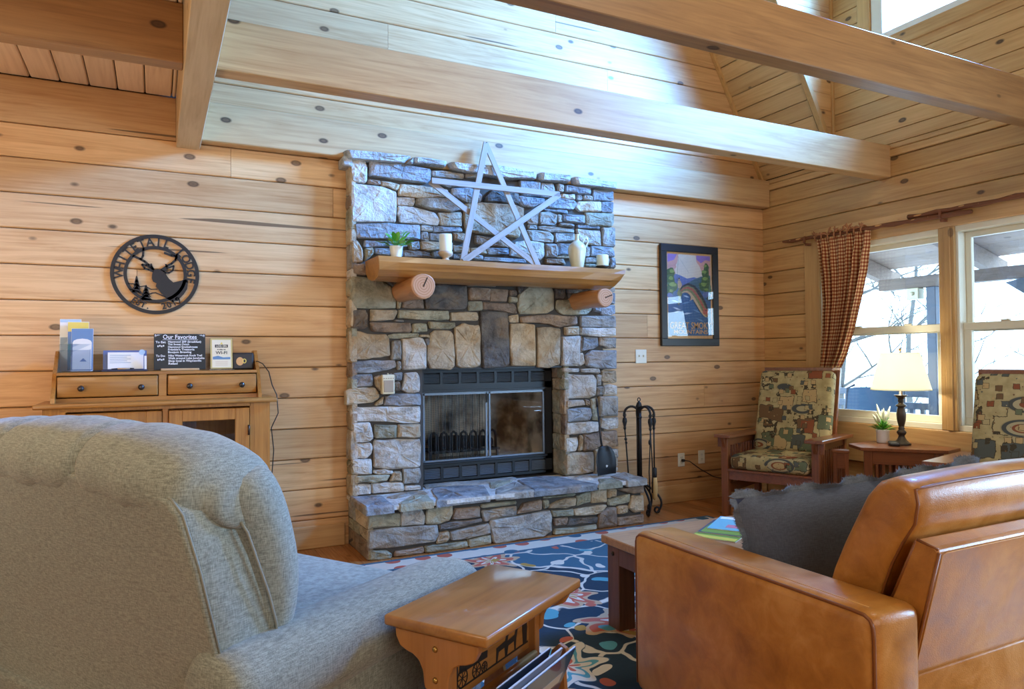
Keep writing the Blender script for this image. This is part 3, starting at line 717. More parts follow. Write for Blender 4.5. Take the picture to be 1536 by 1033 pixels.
tree('bare_tree', 'bare tree seen through the left-hand window behind the lampshade', (13.0, 8.6, -3.0), 6.5, 5)
tree('bare_tree', 'bare tree seen through the right-hand window above the armchair', (13.5, 5.0, -3.0), 6.0, 8)

FACE = '''w 1200,2640 1293,2638 1309,2587 1305,2507 1292,2486 1206,2487 1196,2561
b 1326,2649 1428,2637 1546,2647 1770,2631 1766,2555 1737,2528 1545,2532 1322,2535
r 1315,2511 1393,2513 1403,2501 1400,2480 1312,2481
t 1410,2511 1538,2501 1534,2470 1513,2451 1461,2473 1410,2474
w 1196,2475 1420,2469 1513,2441 1508,2232 1204,2211 1192,2332
t 1545,2502 1686,2506 1898,2499 1905,2444 1685,2416 1530,2422
w 1519,2408 1646,2416 1649,2393 1639,2358 1523,2354
g 1664,2411 1809,2431 1919,2435 2009,2397 2013,2366 1934,2338 1764,2344 1660,2363
w 1529,2348 1635,2350 1800,2323 1833,2278 1825,2235 1698,2233 1543,2231 1522,2300
t 1826,2325 2009,2341 2016,2292 2008,2239 1844,2237 1843,2278
g 1781,2626 1869,2635 2031,2629 2026,2593 1781,2581
g 1839,2549 2034,2548 1920,2514 1846,2532
b 1935,2510 2072,2534 2133,2511 2132,2429 2048,2422 1935,2468
b 1217,2199 1432,2219 1684,2221 1687,2122 1418,2108 1230,2099
w 1695,2222 1781,2222 1781,2184 1694,2184
b 1789,2226 2000,2231 2015,2204 1936,2195 1788,2181
g 1698,2174 1748,2178 1755,2117 1697,2116
b 1759,2172 1828,2173 1928,2184 1932,2128 1828,2121 1766,2121
r 1940,2188 2049,2185 2030,2124 1947,2133
g 2042,2631 2150,2636 2153,2610 2046,2600
t 2037,2407 2164,2429 2439,2435 2523,2420 2515,2273 2494,2227 2477,2189 2127,2198 2050,2206 2025,2307
b 2491,2630 2674,2629 2669,2519 2497,2514
g 2683,2628 2786,2635 2802,2595 2801,2527 2681,2520
g 2829,2639 2881,2633 2881,2580 2832,2575
b 2899,2631 3132,2635 3135,2578 3004,2569 2898,2582
b 3159,2623 3359,2626 3358,2555 3334,2545 3158,2537
w 2863,2556 2982,2567 2986,2525 2862,2522
g 3004,2569 3054,2566 3053,2528 3008,2527
g 3067,2567 3149,2567 3148,2529 3067,2529
b 2758,2508 2827,2526 2986,2514 2999,2484 2967,2443 2740,2439
w 3012,2512 3231,2528 3235,2451 3029,2433 2994,2461
b 3241,2529 3358,2540 3352,2453 3239,2447
b 2489,2509 2589,2504 2707,2505 2711,2481 2604,2431 2505,2430 2476,2468
b 2689,2427 2914,2435 2922,2409 2723,2408
g 2663,2395 2757,2407 2817,2386 2816,2325 2790,2304 2662,2302
g 2830,2394 2861,2393 2860,2336 2829,2334
b 2869,2401 3074,2403 3073,2337 2869,2344
o 3083,2429 3356,2445 3355,2359 3331,2333 3091,2331
g 2842,2327 2965,2325 2974,2307 2842,2305
b 3005,2324 3219,2325 3219,2308 3010,2302
g 2653,2290 2755,2294 2974,2284 2973,2261 2755,2249 2653,2268
g 2552,2253 2746,2253 2785,2225 2780,2169 2593,2171
g 2793,2245 2982,2253 2981,2197 2806,2174
w 2996,2292 3223,2290 3231,2174 3198,2168 3089,2181 3026,2200
g 3239,2319 3359,2328 3361,2171 3237,2167
r 2541,2363 2663,2425 2647,2303 2561,2298
g 2561,2291 2636,2292 2636,2262 2569,2262
d 2192,2463 2248,2530 2376,2546 2477,2534 2480,2446 2415,2440 2192,2438
b 2061,2518 2138,2515 2178,2476 2164,2434 2068,2416
r 2119,2178 2244,2168 2299,2176 2395,2120 2387,2107 2220,2104 2119,2117
b 2196,2094 2391,2098 2390,2055 2219,2045
t 2072,2082 2188,2093 2211,2048 2072,2040
w 2411,2107 2452,2153 2551,2170 2698,2158 2701,2065 2667,2026 2583,2029 2402,2048
b 2087,2034 2176,2035 2172,2000 2087,1996
b 2184,2025 2533,2026 2541,1997 2179,1996
g 2715,2155 2805,2157 2822,2109 2813,2056 2714,2054
b 2823,2166 2928,2169 3071,2176 3070,2093 2935,2082 2822,2075
r 2709,2039 2873,2044 2890,2000 2713,1995
t 2830,2068 2926,2070 3069,2082 3069,2061 2821,2053
g 3080,2163 3125,2150 3115,2080 3074,2078
b 3129,2162 3338,2163 3358,2125 3357,2086 3133,2085
g 3074,2067 3197,2068 3308,2074 3308,2032 3073,2024
o 3073,2017 3196,2019 3303,2024 3302,1999 3073,1994
b 3316,2076 3360,2078 3359,1992 3309,1993
r 2236,1790 2387,1786 2370,1699 2235,1699
r 2395,1785 2456,1781 2456,1745 2395,1743
o 2395,1732 2460,1731 2459,1690 2394,1692
o 2572,1829 2750,1836 2779,1777 2777,1643 2713,1612 2487,1604 2467,1651 2472,1745
d 2788,1823 2879,1826 2874,1735 2791,1733
o 2808,1718 2922,1725 3123,1715 3131,1650 3081,1611 2859,1607 2799,1651
b 3142,1789 3360,1796 3359,1702 3141,1701
b 3141,1689 3214,1691 3213,1633 3140,1635
b 3221,1687 3359,1694 3358,1624 3273,1603 3220,1614
r 2180,1687 2431,1682 2455,1650 2450,1603 2333,1622 2180,1633
g 3027,1597 3357,1608 3361,1511 3025,1511
r 2487,1584 2730,1606 2986,1594 2990,1533 2884,1517 2814,1505 2746,1527 2610,1540 2494,1538
t 2389,1587 2470,1598 2474,1542 2397,1540
d 2888,1826 3138,1835 3137,1735 2922,1729
g 3143,1831 3361,1839 3360,1802 3142,1795
d 2469,1822 2564,1825 2472,1753 2464,1782
d 2154,1617 2373,1618 2384,1484 2385,1224 2353,1203 2179,1199 2161,1341
t 1197,2085 1236,2081 1272,2024 1272,1939 1202,1928 1196,2000
b 1286,2091 1445,2095 1598,2101 1597,2064 1451,2058 1286,2041
o 1286,2031 1343,2042 1349,1999 1288,1946
b 1356,2039 1465,2042 1555,2044 1558,1994 1465,1989 1356,1999
g 1605,2091 1679,2110 1682,2049 1611,2041
t 1694,2107 1835,2113 1935,2116 1935,2057 1835,2052 1776,2047 1693,2049
r 1562,2035 1718,2040 1776,2023 1776,1996 1569,1988
b 1776,2040 1835,2047 1935,2053 1934,2008 1783,1996
w 1939,2099 2067,2093 2075,2051 1942,2050
b 1942,2033 2067,2043 2067,2002 1942,1998
r 1202,1919 1288,1926 1298,1848 1205,1853
o 1192,1840 1368,1826 1470,1774 1504,1682 1503,1625 1214,1619 1191,1674
d 1388,1832 1498,1836 1484,1775
r 1563,1691 1673,1728 1705,1688 1711,1630 1552,1630
o 1514,1689 1546,1690 1535,1623 1514,1628
d 1716,1729 1724,1811 2042,1806 2048,1655 2025,1627 1733,1624
d 1498,1836 1720,1846 1705,1729 1563,1694 1507,1696 1477,1772
r 2061,1789 2235,1790 2230,1699 2064,1698
o 2060,1687 2171,1689 2171,1626 2059,1620
d 1201,1609 1286,1614 1303,1578 1302,1493 1279,1479 1200,1479
t 1326,1612 1510,1615 1514,1589 1489,1548 1326,1532
o 1524,1616 1897,1617 1904,1555 1823,1543 1524,1555
t 1912,1602 2124,1611 2139,1572 2124,1547 1915,1541
r 1323,1526 1611,1526 1621,1476 1607,1459 1346,1460 1332,1480
o 1629,1520 1728,1521 1737,1463 1628,1456
o 1750,1535 1949,1531 1948,1496 1896,1482 1757,1484
g 1496,1547 1558,1545 1562,1532 1496,1531
g 2054,1852 2283,1847 2283,1804 2053,1803
t 1177,1459 1246,1464 1312,1442 1430,1446 1454,1416 1460,1296 1385,1284 1284,1271 1179,1269
o 1451,1441 1537,1453 1671,1451 1670,1427 1551,1416 1454,1416
g 1481,1399 1540,1400 1542,1265 1470,1269
w 1547,1413 1663,1424 1706,1410 1724,1369 1724,1202 1552,1198
t 1760,1444 1793,1472 1911,1470 1933,1445 1946,1272 1942,1216 1916,1192 1762,1202 1733,1260 1738,1356
t 1947,1494 2016,1526 2100,1510 2142,1514 2153,1447 2151,1227 2120,1207 2036,1201 1961,1216 1952,1376
t 1681,1441 1749,1444 1753,1420 1681,1424
b 1713,1413 1749,1414 1752,1376 1731,1366
b 1202,1253 1331,1264 1494,1263 1504,1216 1439,1193 1304,1176 1201,1181
g 1511,1252 1539,1255 1542,1198 1511,1196
b 1192,1168 1330,1169 1340,1113 1330,1087 1211,1087 1195,1123
t 1350,1146 1391,1158 1390,1052 1357,1093
g 1398,1161 1480,1169 1482,1046 1400,1049
b 1486,1169 1549,1178 1545,1121 1489,1123
w 1566,1171 1654,1173 1675,1139 1674,1040 1590,1030 1541,1054 1559,1108
t 1152,1059 1198,1077 1350,1076 1380,1033 1376,1000 1329,975 1151,963
b 1427,1011 1492,1029 1678,1023 1681,942 1533,944 1416,952
w 1197,954 1262,942 1437,942 1674,936 1679,854 1669,817 1560,820 1423,840 1199,851 1184,903
t 1356,966 1390,993 1413,1012 1406,959 1356,953
r 1489,1109 1527,1112 1530,1048 1489,1049
w 1199,839 1315,837 1328,787 1341,734 1307,706 1212,709 1196,768
o 1348,819 1508,810 1504,721 1354,730
t 1518,813 1676,809 1679,721 1636,713 1511,724
w 1205,700 1321,696 1334,662 1323,624 1287,597 1208,603
w 1347,714 1490,713 1672,703 1680,646 1677,518 1656,506 1475,504 1343,531 1340,662
w 1198,594 1323,584 1326,486 1204,493 1191,549
o 1204,483 1454,469 1433,431 1339,426 1204,432
t 1482,487 1537,482 1540,419 1454,426
g 1547,503 1670,500 1680,444 1662,395 1553,398
w 1343,511 1420,510 1475,494 1475,474 1386,478 1343,485
w 1204,425 1315,419 1318,353 1210,350
w 1325,421 1488,417 1550,401 1553,349 1460,350 1332,352
w 1560,380 1676,377 1677,348 1564,350
t 2401,1528 2511,1536 2610,1523 2611,1207 2409,1213 2390,1340
t 2631,1501 2745,1506 2836,1496 2832,1219 2741,1194 2631,1199
w 2852,1432 3015,1440 3008,1201 2849,1204
t 2875,1507 3012,1516 3011,1448 2883,1447
w 3025,1505 3356,1509 3355,1442 3215,1434 3024,1448
b 3047,1429 3187,1430 3191,1360 3140,1334 3045,1323
g 3206,1430 3364,1427 3363,1345 3278,1341 3205,1368
b 3063,1284 3122,1326 3363,1325 3365,1177 3257,1171 3075,1200
w 2866,1188 3007,1182 3003,1156 2870,1154
w 3030,1178 3193,1179 3211,1152 3192,1137 3038,1151
w 2870,1143 2958,1132 3137,1129 3169,1092 3162,969 3107,948 2885,948
t 3225,1160 3360,1157 3363,1064 3293,1058 3223,1075
g 3174,1128 3215,1127 3214,1044 3173,1045
g 3172,1030 3228,1036 3226,967 3171,961
w 3246,1036 3302,1046 3367,1032 3366,962 3240,970
w 2885,933 3044,931 3052,889 2884,880
g 3062,934 3098,925 3102,883 3061,889
g 3189,953 3366,955 3368,791 3196,791
b 2884,865 2999,874 3106,864 3119,802 3087,766 2887,760
o 3114,932 3178,944 3185,761 3125,771
w 3021,1304 3049,1298 3062,1223 3012,1201 3002,1247
r 3015,1437 3038,1433 3041,1315 3015,1315
w 2886,756 3113,757 3181,750 3180,679 3057,664 2885,665
w 3209,781 3372,777 3371,691 3277,681 3208,700
w 2880,639 2986,633 2989,583 2971,532 2879,527
t 3004,650 3030,649 3029,535 2993,530
r 3039,656 3184,667 3197,555 3128,525 3042,527
r 3207,669 3361,669 3373,544 3331,535 3210,539
t 2878,519 3127,514 3130,357 3017,344 2876,355
t 3141,536 3275,531 3286,341 3139,337
w 3288,522 3368,521 3367,451 3297,456
w 3297,448 3367,447 3366,381 3296,386
w 3296,379 3366,373 3365,341 3295,340'''
CAPS = ''' 1150,2691 1615,2701 1566,2645 1163,2632
 1636,2701 1885,2696 1878,2657 1633,2654
 1905,2692 2089,2697 2347,2713 2625,2693 2624,2647 2378,2623 2089,2633 1938,2645
 2659,2700 2934,2704 2925,2653 2658,2640
 2960,2698 3373,2695 3372,2641 2982,2639
 1576,2645 1633,2700 1628,2644'''
HFRONT = '''o 1203,284 1287,294 1411,275 1407,195 1202,205
g 1418,290 1552,290 1577,236 1573,189 1414,197
o 1592,296 1771,293 1775,242 1752,197 1674,179 1584,191
r 1786,269 1969,265 1972,193 1771,199
d 1682,176 1785,187 1983,180 1987,160 1785,139 1681,141
g 1206,190 1355,193 1663,174 1670,117 1648,71 1395,63 1198,78
t 1674,122 1740,124 1755,79 1732,54 1655,54
g 1755,119 2030,143 2049,114 2045,72 1860,59 1762,61
o 1208,67 1313,54 1354,22 1350,-11 1204,-1
r 1374,38 1564,43 1568,-13 1367,-7
o 1575,45 1871,46 1878,-6 1578,-8
o 1882,55 2049,63 2052,-7 1882,-10
g 1988,234 2070,238 2247,241 2254,177 2125,173 2003,158
o 1981,278 2123,278 2247,275 2247,249 1988,251
g 2055,164 2313,172 2515,180 2531,135 2526,32 2461,-4 2262,-9 2073,-3 2043,117
r 2252,195 2306,254 2439,269 2452,247 2447,196 2244,185
o 2460,259 2507,255 2515,211 2472,195
t 2520,222 2646,256 2734,248 2733,196 2653,183 2506,195
o 2743,262 2860,281 2863,206 2742,188
t 2869,288 3007,287 3006,192 2868,198
t 3017,286 3092,283 3091,226 3016,218
o 2532,178 2715,170 2710,123 2540,131
t 2719,166 2968,175 3005,167 2977,133 2885,108 2723,122
r 2548,121 2670,111 2652,62 2556,66
d 2679,106 2830,97 2921,91 2920,47 2776,56 2660,54
o 2556,42 2911,35 2911,-6 2547,-4
r 2940,128 3024,146 3089,143 3092,-4 2920,-3 2925,54
o 3015,202 3091,222 3215,232 3214,171 3090,160 3024,165
t 3097,146 3194,148 3189,91 3098,89
t 3234,215 3341,204 3344,86 3251,88 3204,125
r 3098,64 3339,66 3338,-8 3097,-4
r 3101,280 3343,289 3347,228 3234,234 3158,255
o 2465,284 2646,282 2734,281 2725,265 2465,269'''
SLABS = '''b 1175,4797 1381,4722 1352,4349 1268,4314 1169,4363
o 1399,4433 1567,4637 1657,4598 1625,4381 1497,4351 1391,4363
g 1384,4658 1537,4775 1697,4750 1679,4637 1568,4662 1422,4596
b 1676,4459 1749,4775 1798,4855 2147,4751 2032,4393 1833,4394 1637,4355
g 1754,4977 2126,4951 2511,4945 2457,4839 2186,4798 1792,4882 1737,4829
g 2147,4552 2408,4773 2411,4694 2374,4368 2276,4353 2078,4405
o 2220,4814 2415,4848 2411,4797 2163,4603 2143,4629
b 2450,4811 2669,4892 2812,4781 2891,4377 2754,4264 2374,4236 2358,4310
o 3002,4545 3146,4532 3113,4350 2902,4273 2913,4349
w 2866,4778 3054,4697 2970,4553 2849,4596
g 3160,4607 3368,4719 3342,4375 3232,4281 3154,4367'''

# ================================================================ stone fireplace
YC, HY, HZ = 4.80, 4.428, 0.345       # chimney face, hearth face, hearth top
CODE = {k: 'st_'+k for k in 'tgbdrwo'}
def parse(s):
    out = []
    for l in s.splitlines():
        p = l.split(' '); out.append((p[0], [tuple(int(v)/1000 for v in q.split(',')) for q in p[1:] if q]))
    return out
def soften(poly, rn, jit=0.002):
    """round the corners of a traced outline a little and roughen its edges"""
    n = len(poly); out = []
    c = Vector((sum(p[0] for p in poly)/n, sum(p[1] for p in poly)/n))
    for i in range(n):
        a, p, q = [Vector(poly[k % n]) for k in (i-1, i, i+1)]
        for o in (a, q):
            e = o-p; L = e.length
            out.append(p + e*min(0.3, 0.007/max(L, 1e-5)))
        if (q-p).length > 0.07: out.append((p+q)/2 + Vector((rn.uniform(-jit, jit)*1.5, rn.uniform(-jit, jit)*1.5)))
    return [p + Vector((rn.uniform(-jit, jit), rn.uniform(-jit, jit))) for p in out], c
def stone_mesh(poly, proud, deep, rn, put, shrink=-0.0030):
    """put(a, b, out) maps face coordinates and a distance out of the face to the world"""
    o, c = soften(poly, rn)
    size = sum((p-c).length for p in o)/len(o)
    def ring(f, out, jit): return [put(*(c+(p-c)*f), out + rn.uniform(-jit, jit)) for p in o]
    f0 = 1 - shrink/size
    rs = [ring(f0, -deep, 0), ring(f0, proud*0.15, 0.002), ring(f0*max(0.86, 1-0.006/size), proud*0.75, 0.004), ring(max(0.66, 1-0.020/size), proud, 0.005), ring(0.42, proud+0.001, 0.006)]
    b = B(); n = len(o)
    b.rings(rs, close=True, caps=False, smooth=False)
    cv = b.bm.verts.new(put(c[0], c[1], proud)); b.bm.verts.ensure_lookup_table()
    base = (len(rs)-1)*n
    for j in range(n): b.bm.faces.new((b.bm.verts[base+j], b.bm.verts[base+(j+1) % n], cv))
    return b
fp = thing('stone_fireplace', 'stacked fieldstone fireplace chimney with raised stone hearth against the log wall', 'fireplace', (2.2, YC, 0))
OX0, OX1, OZ0, OZ1 = 1.702, 2.882, 0.345, 1.205      # opening in the chimney face
core = B()
core.box((1.195, YC+0.012, 0), (OX0, 5.62, 2.62)); core.box((OX1, YC+0.012, 0), (3.245, 5.62, 2.62))
core.box((OX0, YC+0.012, OZ1), (OX1, 5.62, 2.62)); core.box((OX0, YC+0.012, 0), (OX1, 5.62, 0.33))
core.box((1.20, HY+0.014, 0.0), (3.325, YC+0.012, 0.318))
core.box((OX0-0.02, 5.50, 0.33), (OX1+0.02, 5.60, OZ1+0.02))
core.obj('mortar_core', M['mortar'], fp, True)
rn = random.Random(11)
for code, poly in parse(FACE):
    deep = 0.035
    b = stone_mesh(poly, rn.uniform(0.010, 0.030), deep, rn, lambda x, z, o: (x, YC-o, z))
    b.obj('stone', M[CODE[code]], fp, True)
for _, poly in parse(CAPS):
    b = stone_mesh(poly, 0.055, 0.14, rn, lambda x, z, o: (x, YC-o, z))
    b.obj('cap_stone', M['st_c'], fp, True)
B().box((1.135, YC-0.03, 2.585), (1.20, YB-0.004, 2.652), bev=0.008).obj('cap_stone', M['st_c'], fp, True)
for code, poly in parse(HFRONT):
    poly = [(x, max(z, 0.004)) for x, z in poly]
    b = stone_mesh(poly, rn.uniform(0.008, 0.026), 0.03, rn, lambda x, z, o: (x, HY-o+0.006, z))
    b.obj('hearth_stone', M[CODE[code]], fp, True)
B().prism([(1.175, 4.40), (1.30, 4.385), (3.33, 4.385), (3.36, 4.42), (3.34, YB-0.01), (1.18, YB-0.01)], 2, 0.312, 0.338).obj('hearth_grout', M['grout'], fp, True)
for code, poly in parse(SLABS):
    poly = [(x, max(y, 4.372 + 0.008*math.sin(x*9))) for x, y in poly]
    b = stone_mesh(poly, 0.012 + rn.uniform(0, 0.004), 0.035, rn, lambda x, y, o: (x, y, HZ-0.012+o))
    b.obj('hearth_slab', M[CODE[code]], fp, True)
# side returns: chimney left cheek, hearth left end, the two jambs of the opening
def stack(x, y0, y1, z0, z1, codes, out, hs, two=False):
    z = z0; k = 0
    while z < z1-0.02:
        h = min(hs[k % len(hs)], z1-z); h = h if z1-z-h > 0.03 else z1-z
        cuts = [y0, y1] if not (two and k % 2) else [y0, y0+(y1-y0)*rn.uniform(.35, .65), y1]
        for a, b_ in zip(cuts, cuts[1:]):
            poly = [(a+.002, z+.003), (b_-.002, z+.003+rn.uniform(-.004,.004)), (b_-.002, z+h-.003), (a+.002, z+h-.003+rn.uniform(-.004,.004))]
            stone_mesh(poly, rn.uniform(.006, .016), 0.03, rn, lambda y, zz, o: (x+out*o, y, zz)).obj('stone', M[CODE[codes[k % len(codes)]]], fp, True)
            k += 1
        z += h
stack(1.197, YC-0.012, YB+0.005, 0.34, 2.60, 'towgtorto', -1, (0.15, 0.09, 0.21, 0.12, 0.07, 0.17, 0.1))
stack(1.202, HY+0.004, YB-0.005, 0.0, 0.315, 'rtotgro', -1, (0.12, 0.07, 0.10), True)
stack(OX1-0.006, YC-0.01, 4.99, 0.345, 1.205, 'otorogo', -1, (0.19, 0.13, 0.09, 0.16, 0.11), True)
stack(OX0-0.014, YC+0.03, 4.975, 0.345, 1.205, 'owgto', 1, (0.16, 0.12, 0.2))
# lintel underside stones are carried by a dark steel angle
B().box((OX0-0.05, YC+0.02, 1.192), (OX1+0.05, 4.99, 1.204)).obj('lintel', M['black_iron'], fp, True)

# ---- metal firebox insert
YI = 4.985
ins = thing('fireplace_insert', 'black metal firebox insert with louvred grilles and glass doors', 'fireplace insert', (2.3, YI, HZ+0.004))
X0, X1, Z0i, Z1i = 1.742, 2.860, 0.352, 1.192
b = B()
b.box((X0-0.03, YI, Z0i), (X0+0.018, YI+0.03, Z1i)); b.box((2.800, YI, Z0i), (X1, YI+0.03, Z1i))
b.box((X0, YI, 1.165), (X1, YI+0.03, Z1i)); b.box((X0, YI, Z0i), (X1, YI+0.03, 0.372)); b.box((X0, YI, 0.462), (X1, YI+0.03, 0.502))
b.box((X0, YI, 1.030), (X1, YI+0.03, 1.082)); b.box((X0, YI-0.018, 1.018), (2.81, YI+0.02, 1.036)); b.box((X0, YI-0.022, 0.486), (2.81, YI+0.01, 0.500), bev=0.003)
b.obj('surround', M['black_metal'], ins, True)
for nm, za, zb in (('top_grille', 1.082, 1.165), ('bottom_grille', 0.372, 0.462)):
    g = B().box((X0, YI+0.034, za-.004), (2.81, YI+0.038, zb+.004)).obj(nm, M['soot'], ins, True)
    for k in range(8):
        xx = X0+0.012+k*0.1495
        B().box((xx, YI+0.001, za), (xx+0.022, YI+0.02, zb)).obj('grille_bar', M['black_metal'], g).location = -Vector(ins.location)
    sl = B().prism([(0, 0), (0.016, 0.008), (0.017, 0.0065), (0.001, -0.0015)], 0, 0, 1.05).obj('slat', M['louvre_metal'], g)
    for k in range(6):
        s = sl if k == 0 else sl.copy()
        if k: COL.objects.link(s); s.parent = g
        s.location = Vector((X0+0.012, YI+0.004, za+0.008+k*(zb-za-0.014)/6)) - Vector(ins.location)
b = B()
b.box((X0+0.01, 5.42, 0.47), (2.80, 5.45, 1.03)); 
b.obj('firebox_back', M['fire_back'], ins, True)
B().add([(X0+0.02, YI+0.03, 0.47), (X0+0.12, 5.42, 0.47), (X0+0.12, 5.42, 1.03), (X0+0.02, YI+0.03, 1.03)], [(0,1,2,3)]).obj('firebox_side', M['soot'], ins, True)
B().add([(2.80, YI+0.03, 0.47), (2.70, 5.42, 0.47), (2.70, 5.42, 1.03), (2.80, YI+0.03, 1.03)], [(0,1,2,3)]).obj('firebox_side', M['fire_back'], ins, True)
B().box((X0, YI+0.03, 0.465), (2.80, 5.44, 0.475)).obj('firebox_floor', M['firebrick'], ins, True)
B().box((X0, YI+0.03, 1.03), (2.80, 5.44, 1.04)).obj('firebox_top', M['soot'], ins, True)
b = B()
for xx in (X0+0.022, 2.272, 2.300, 2.776): b.box((xx, YI-0.004, 0.504), (xx+0.016, YI+0.012, 1.016), bev=0.002)
b.box((X0+0.02, YI-0.004, 0.998), (2.79, YI+0.012, 1.016)); b.box((X0+0.02, YI-0.004, 0.504), (2.79, YI+0.012, 0.516))
dr = b.obj('door_frame', M['louvre_metal'], ins, True)
B().box((2.318, YI+0.002, 0.515), (2.775, YI+0.006, 1.0)).obj('door_glass', M['door_glass'], dr).location = -Vector(ins.location)
B().box((2.272, YI-0.02, 0.93), (2.286, YI-0.006, 1.0), bev=0.004).obj('door_pull', M['black_iron'], ins, True)
rs = []
for i in range(61):
    xx = X0+0.04+(2.27-X0-0.04)*i/60; yy = YI+0.05+0.012*math.sin(i*0.9)
    rs.append([(xx, yy, 0.49), (xx, yy, 0.76), (xx, yy, 1.02)])
B().rings(rs, close=False, caps=False).obj('spark_curtain', M['spark_mesh'], ins, True)
gr = B()
for k in range(7):
    xx = 1.90+k*0.082
    gr.tube([(xx-0.028, 5.12, 0.56), (xx-0.028, 5.12, 0.66), (xx-0.02, 5.12, 0.69), (xx, 5.12, 0.705), (xx+0.02, 5.12, 0.69), (xx+0.028, 5.12, 0.66), (xx+0.028, 5.12, 0.56)], 0.010, 7)
gr.box((1.86, 5.10, 0.545), (2.45, 5.13, 0.565)); gr.box((1.86, 5.32, 0.545), (2.45, 5.34, 0.565))
for k in range(6): gr.box((1.88+k*0.11, 5.10, 0.545), (1.895+k*0.11, 5.34, 0.56))
for xx in (1.87, 2.43):
    for yy in (5.11, 5.33): gr.box((xx-.008, yy-.008, 0.475), (xx+.008, yy+.008, 0.55))
gr.obj('grate', M['black_iron'], ins, True)
for k, (z, y) in enumerate(((0.60, 5.20), (0.61, 5.28))):
    B().tube([(1.92, y, z), (2.1, y+0.01, z+0.01), (2.42, y-0.01, z)], [0.035, 0.04, 0.033], 9).obj('burnt_log', M['soot'], ins, True)

# ---- mantel log and its two bracket logs
mt = thing('mantel', 'split log mantel shelf carried by two log brackets', 'mantel', (2.25, 4.72, 1.80))
prof = [(4.455, 1.938), (4.775, 1.940), (4.785, 1.86), (4.74, 1.812), (4.66, 1.795), (4.58, 1.797), (4.51, 1.815), (4.462, 1.852), (4.444, 1.90)]
rs = []
for i in range(15):
    t = i/14; x = 1.283 + 1.945*t; rr = []
    for k, (y, z) in enumerate(prof):
        q = noise.noise((x*3.1, k*0.7, 2.0))*0.008 + 0.005*math.sin(x*4+k)
        cy = 4.64; cz = 1.90
        if i == 14: x_ = x - (1.938-z)*0.55
        elif i == 0: x_ = x + (1.938-z)*0.10
        else: x_ = x
        rr.append((x_, y + (0 if k in (1, 2) else q), z + (0 if k < 2 else q*0.6)))
    rs.append(rr)
B().rings(rs, smooth=False).obj('shelf_log', M['mantel'], mt, True)
for x, z, yf, r0, r1 in ((1.545, 1.740, 4.335, 0.070, 0.082), (2.985, 1.712, 4.385, 0.068, 0.070)):
    b = B(); n = 18; rs = []
    for j in range(7):
        y = YC+0.03 - (YC+0.03-yf)*j/6; r = r0+(r1-r0)*j/6
        rs.append([(x+(r+0.003*math.sin(3*t+j))*math.cos(t), y, z+(r+0.003*math.sin(3*t+j))*math.sin(t)) for t in (2*math.pi*k/n for k in range(n))])
    b.rings(rs, caps=False)
    o = b.obj('bracket_log', M['bracket'], mt, True)
    e = B()
    e.rings([[(a-x, 0, c-z) for a, _, c in rs[-1]], [((a-x)*0.9, -0.006, (c-z)*0.9) for a, _, c in rs[-1]]], caps=True, smooth=False)
    eo = e.obj('sawn_end', M['endgrain'], o); eo.location = Vector((x, yf, z)) - Vector(mt.location)
    c = B().box((-0.004, -0.0075, -0.005), (0.004, 0.01, 0.062)).xf(Matrix.Rotation(R(25 if x < 2 else 70), 4, 'Y'))
    co = c.obj('drying_crack', M['dark_gap'], o); co.location = Vector((x, yf, z)) - Vector(mt.location)
MZ = 1.940
# ---- things on the mantel
def leaf_blade(b, p, d, L, w, mi=0, up=Vector((0,0,1))):
    d = d.normalized(); s = d.cross(up); s = s.normalized() if s.length > 1e-4 else Vector((1,0,0)); nrm = s.cross(d)
    pts = []
    for t, ww, hgt in ((0, .05, 0), (.3, .8, .06), (.6, 1, .08), (.85, .6, .02), (1, .03, -.05)):
        c = p + d*L*t + nrm*hgt*L
        pts.append((c - s*w*ww/2, c + nrm*(-0.06*L*ww), c + s*w*ww/2))
    b.rings([list(q) for q in pts], mi, close=False, caps=False)
pl = thing('potted_plant', 'small leafy green plant in a white pot on the mantel', 'plant', (1.452, 4.61, MZ))
B().lathe([(0.001, 0), (0.033, 0), (0.036, 0.02), (0.045, 0.085), (0.047, 0.09), (0.042, 0.09), (0.038, 0.075), (0.001, 0.075)], n=20).obj('pot', M['white_ceramic'], pl)
rr = random.Random(4); b = B(); st = B()
for k in range(34):
    a = rr.uniform(0, 6.28); e = rr.uniform(0.1, 1.25); d = Vector((math.cos(a)*math.cos(e), math.sin(a)*math.cos(e), math.sin(e)))
    p0 = Vector((0, 0, 0.085)); p = p0 + d*rr.uniform(0.03, 0.085)
    st.tube([p0, p], 0.0018, 4)
    leaf_blade(b, p, (d+Vector((0,0,rr.uniform(-.4,.2)))), rr.uniform(0.050, 0.075), rr.uniform(0.034, 0.050), k % 2)
b.obj('leaves', [M['leaf'], M['leaf_light']], pl); st.obj('stems', M['leaf'], pl)
cd = thing('candle_holder', 'tall white pillar candle on a turned pale wood pedestal', 'candle', (1.812, 4.62, MZ))
B().lathe([(0.001, 0), (0.040, 0), (0.042, 0.008), (0.030, 0.016), (0.022, 0.028), (0.024, 0.036), (0.044, 0.048), (0.052, 0.062), (0.050, 0.076), (0.001, 0.076)], n=24).obj('pedestal', M['turned_wood'], cd)
B().lathe([(0.001, 0.076), (0.044, 0.076), (0.045, 0.08), (0.045, 0.193), (0.042, 0.198), (0.030, 0.192), (0.001, 0.190)], n=24).obj('candle', M['wax'], cd)
B().cyl((0, 0, 0.189), (0.001, 0, 0.202), 0.0012, n=5).obj('wick', M['rubber'], cd)
c2 = thing('candle_holder', 'short cream candle in a dark low dish at the right end of the mantel', 'candle', (3.120, 4.615, MZ))
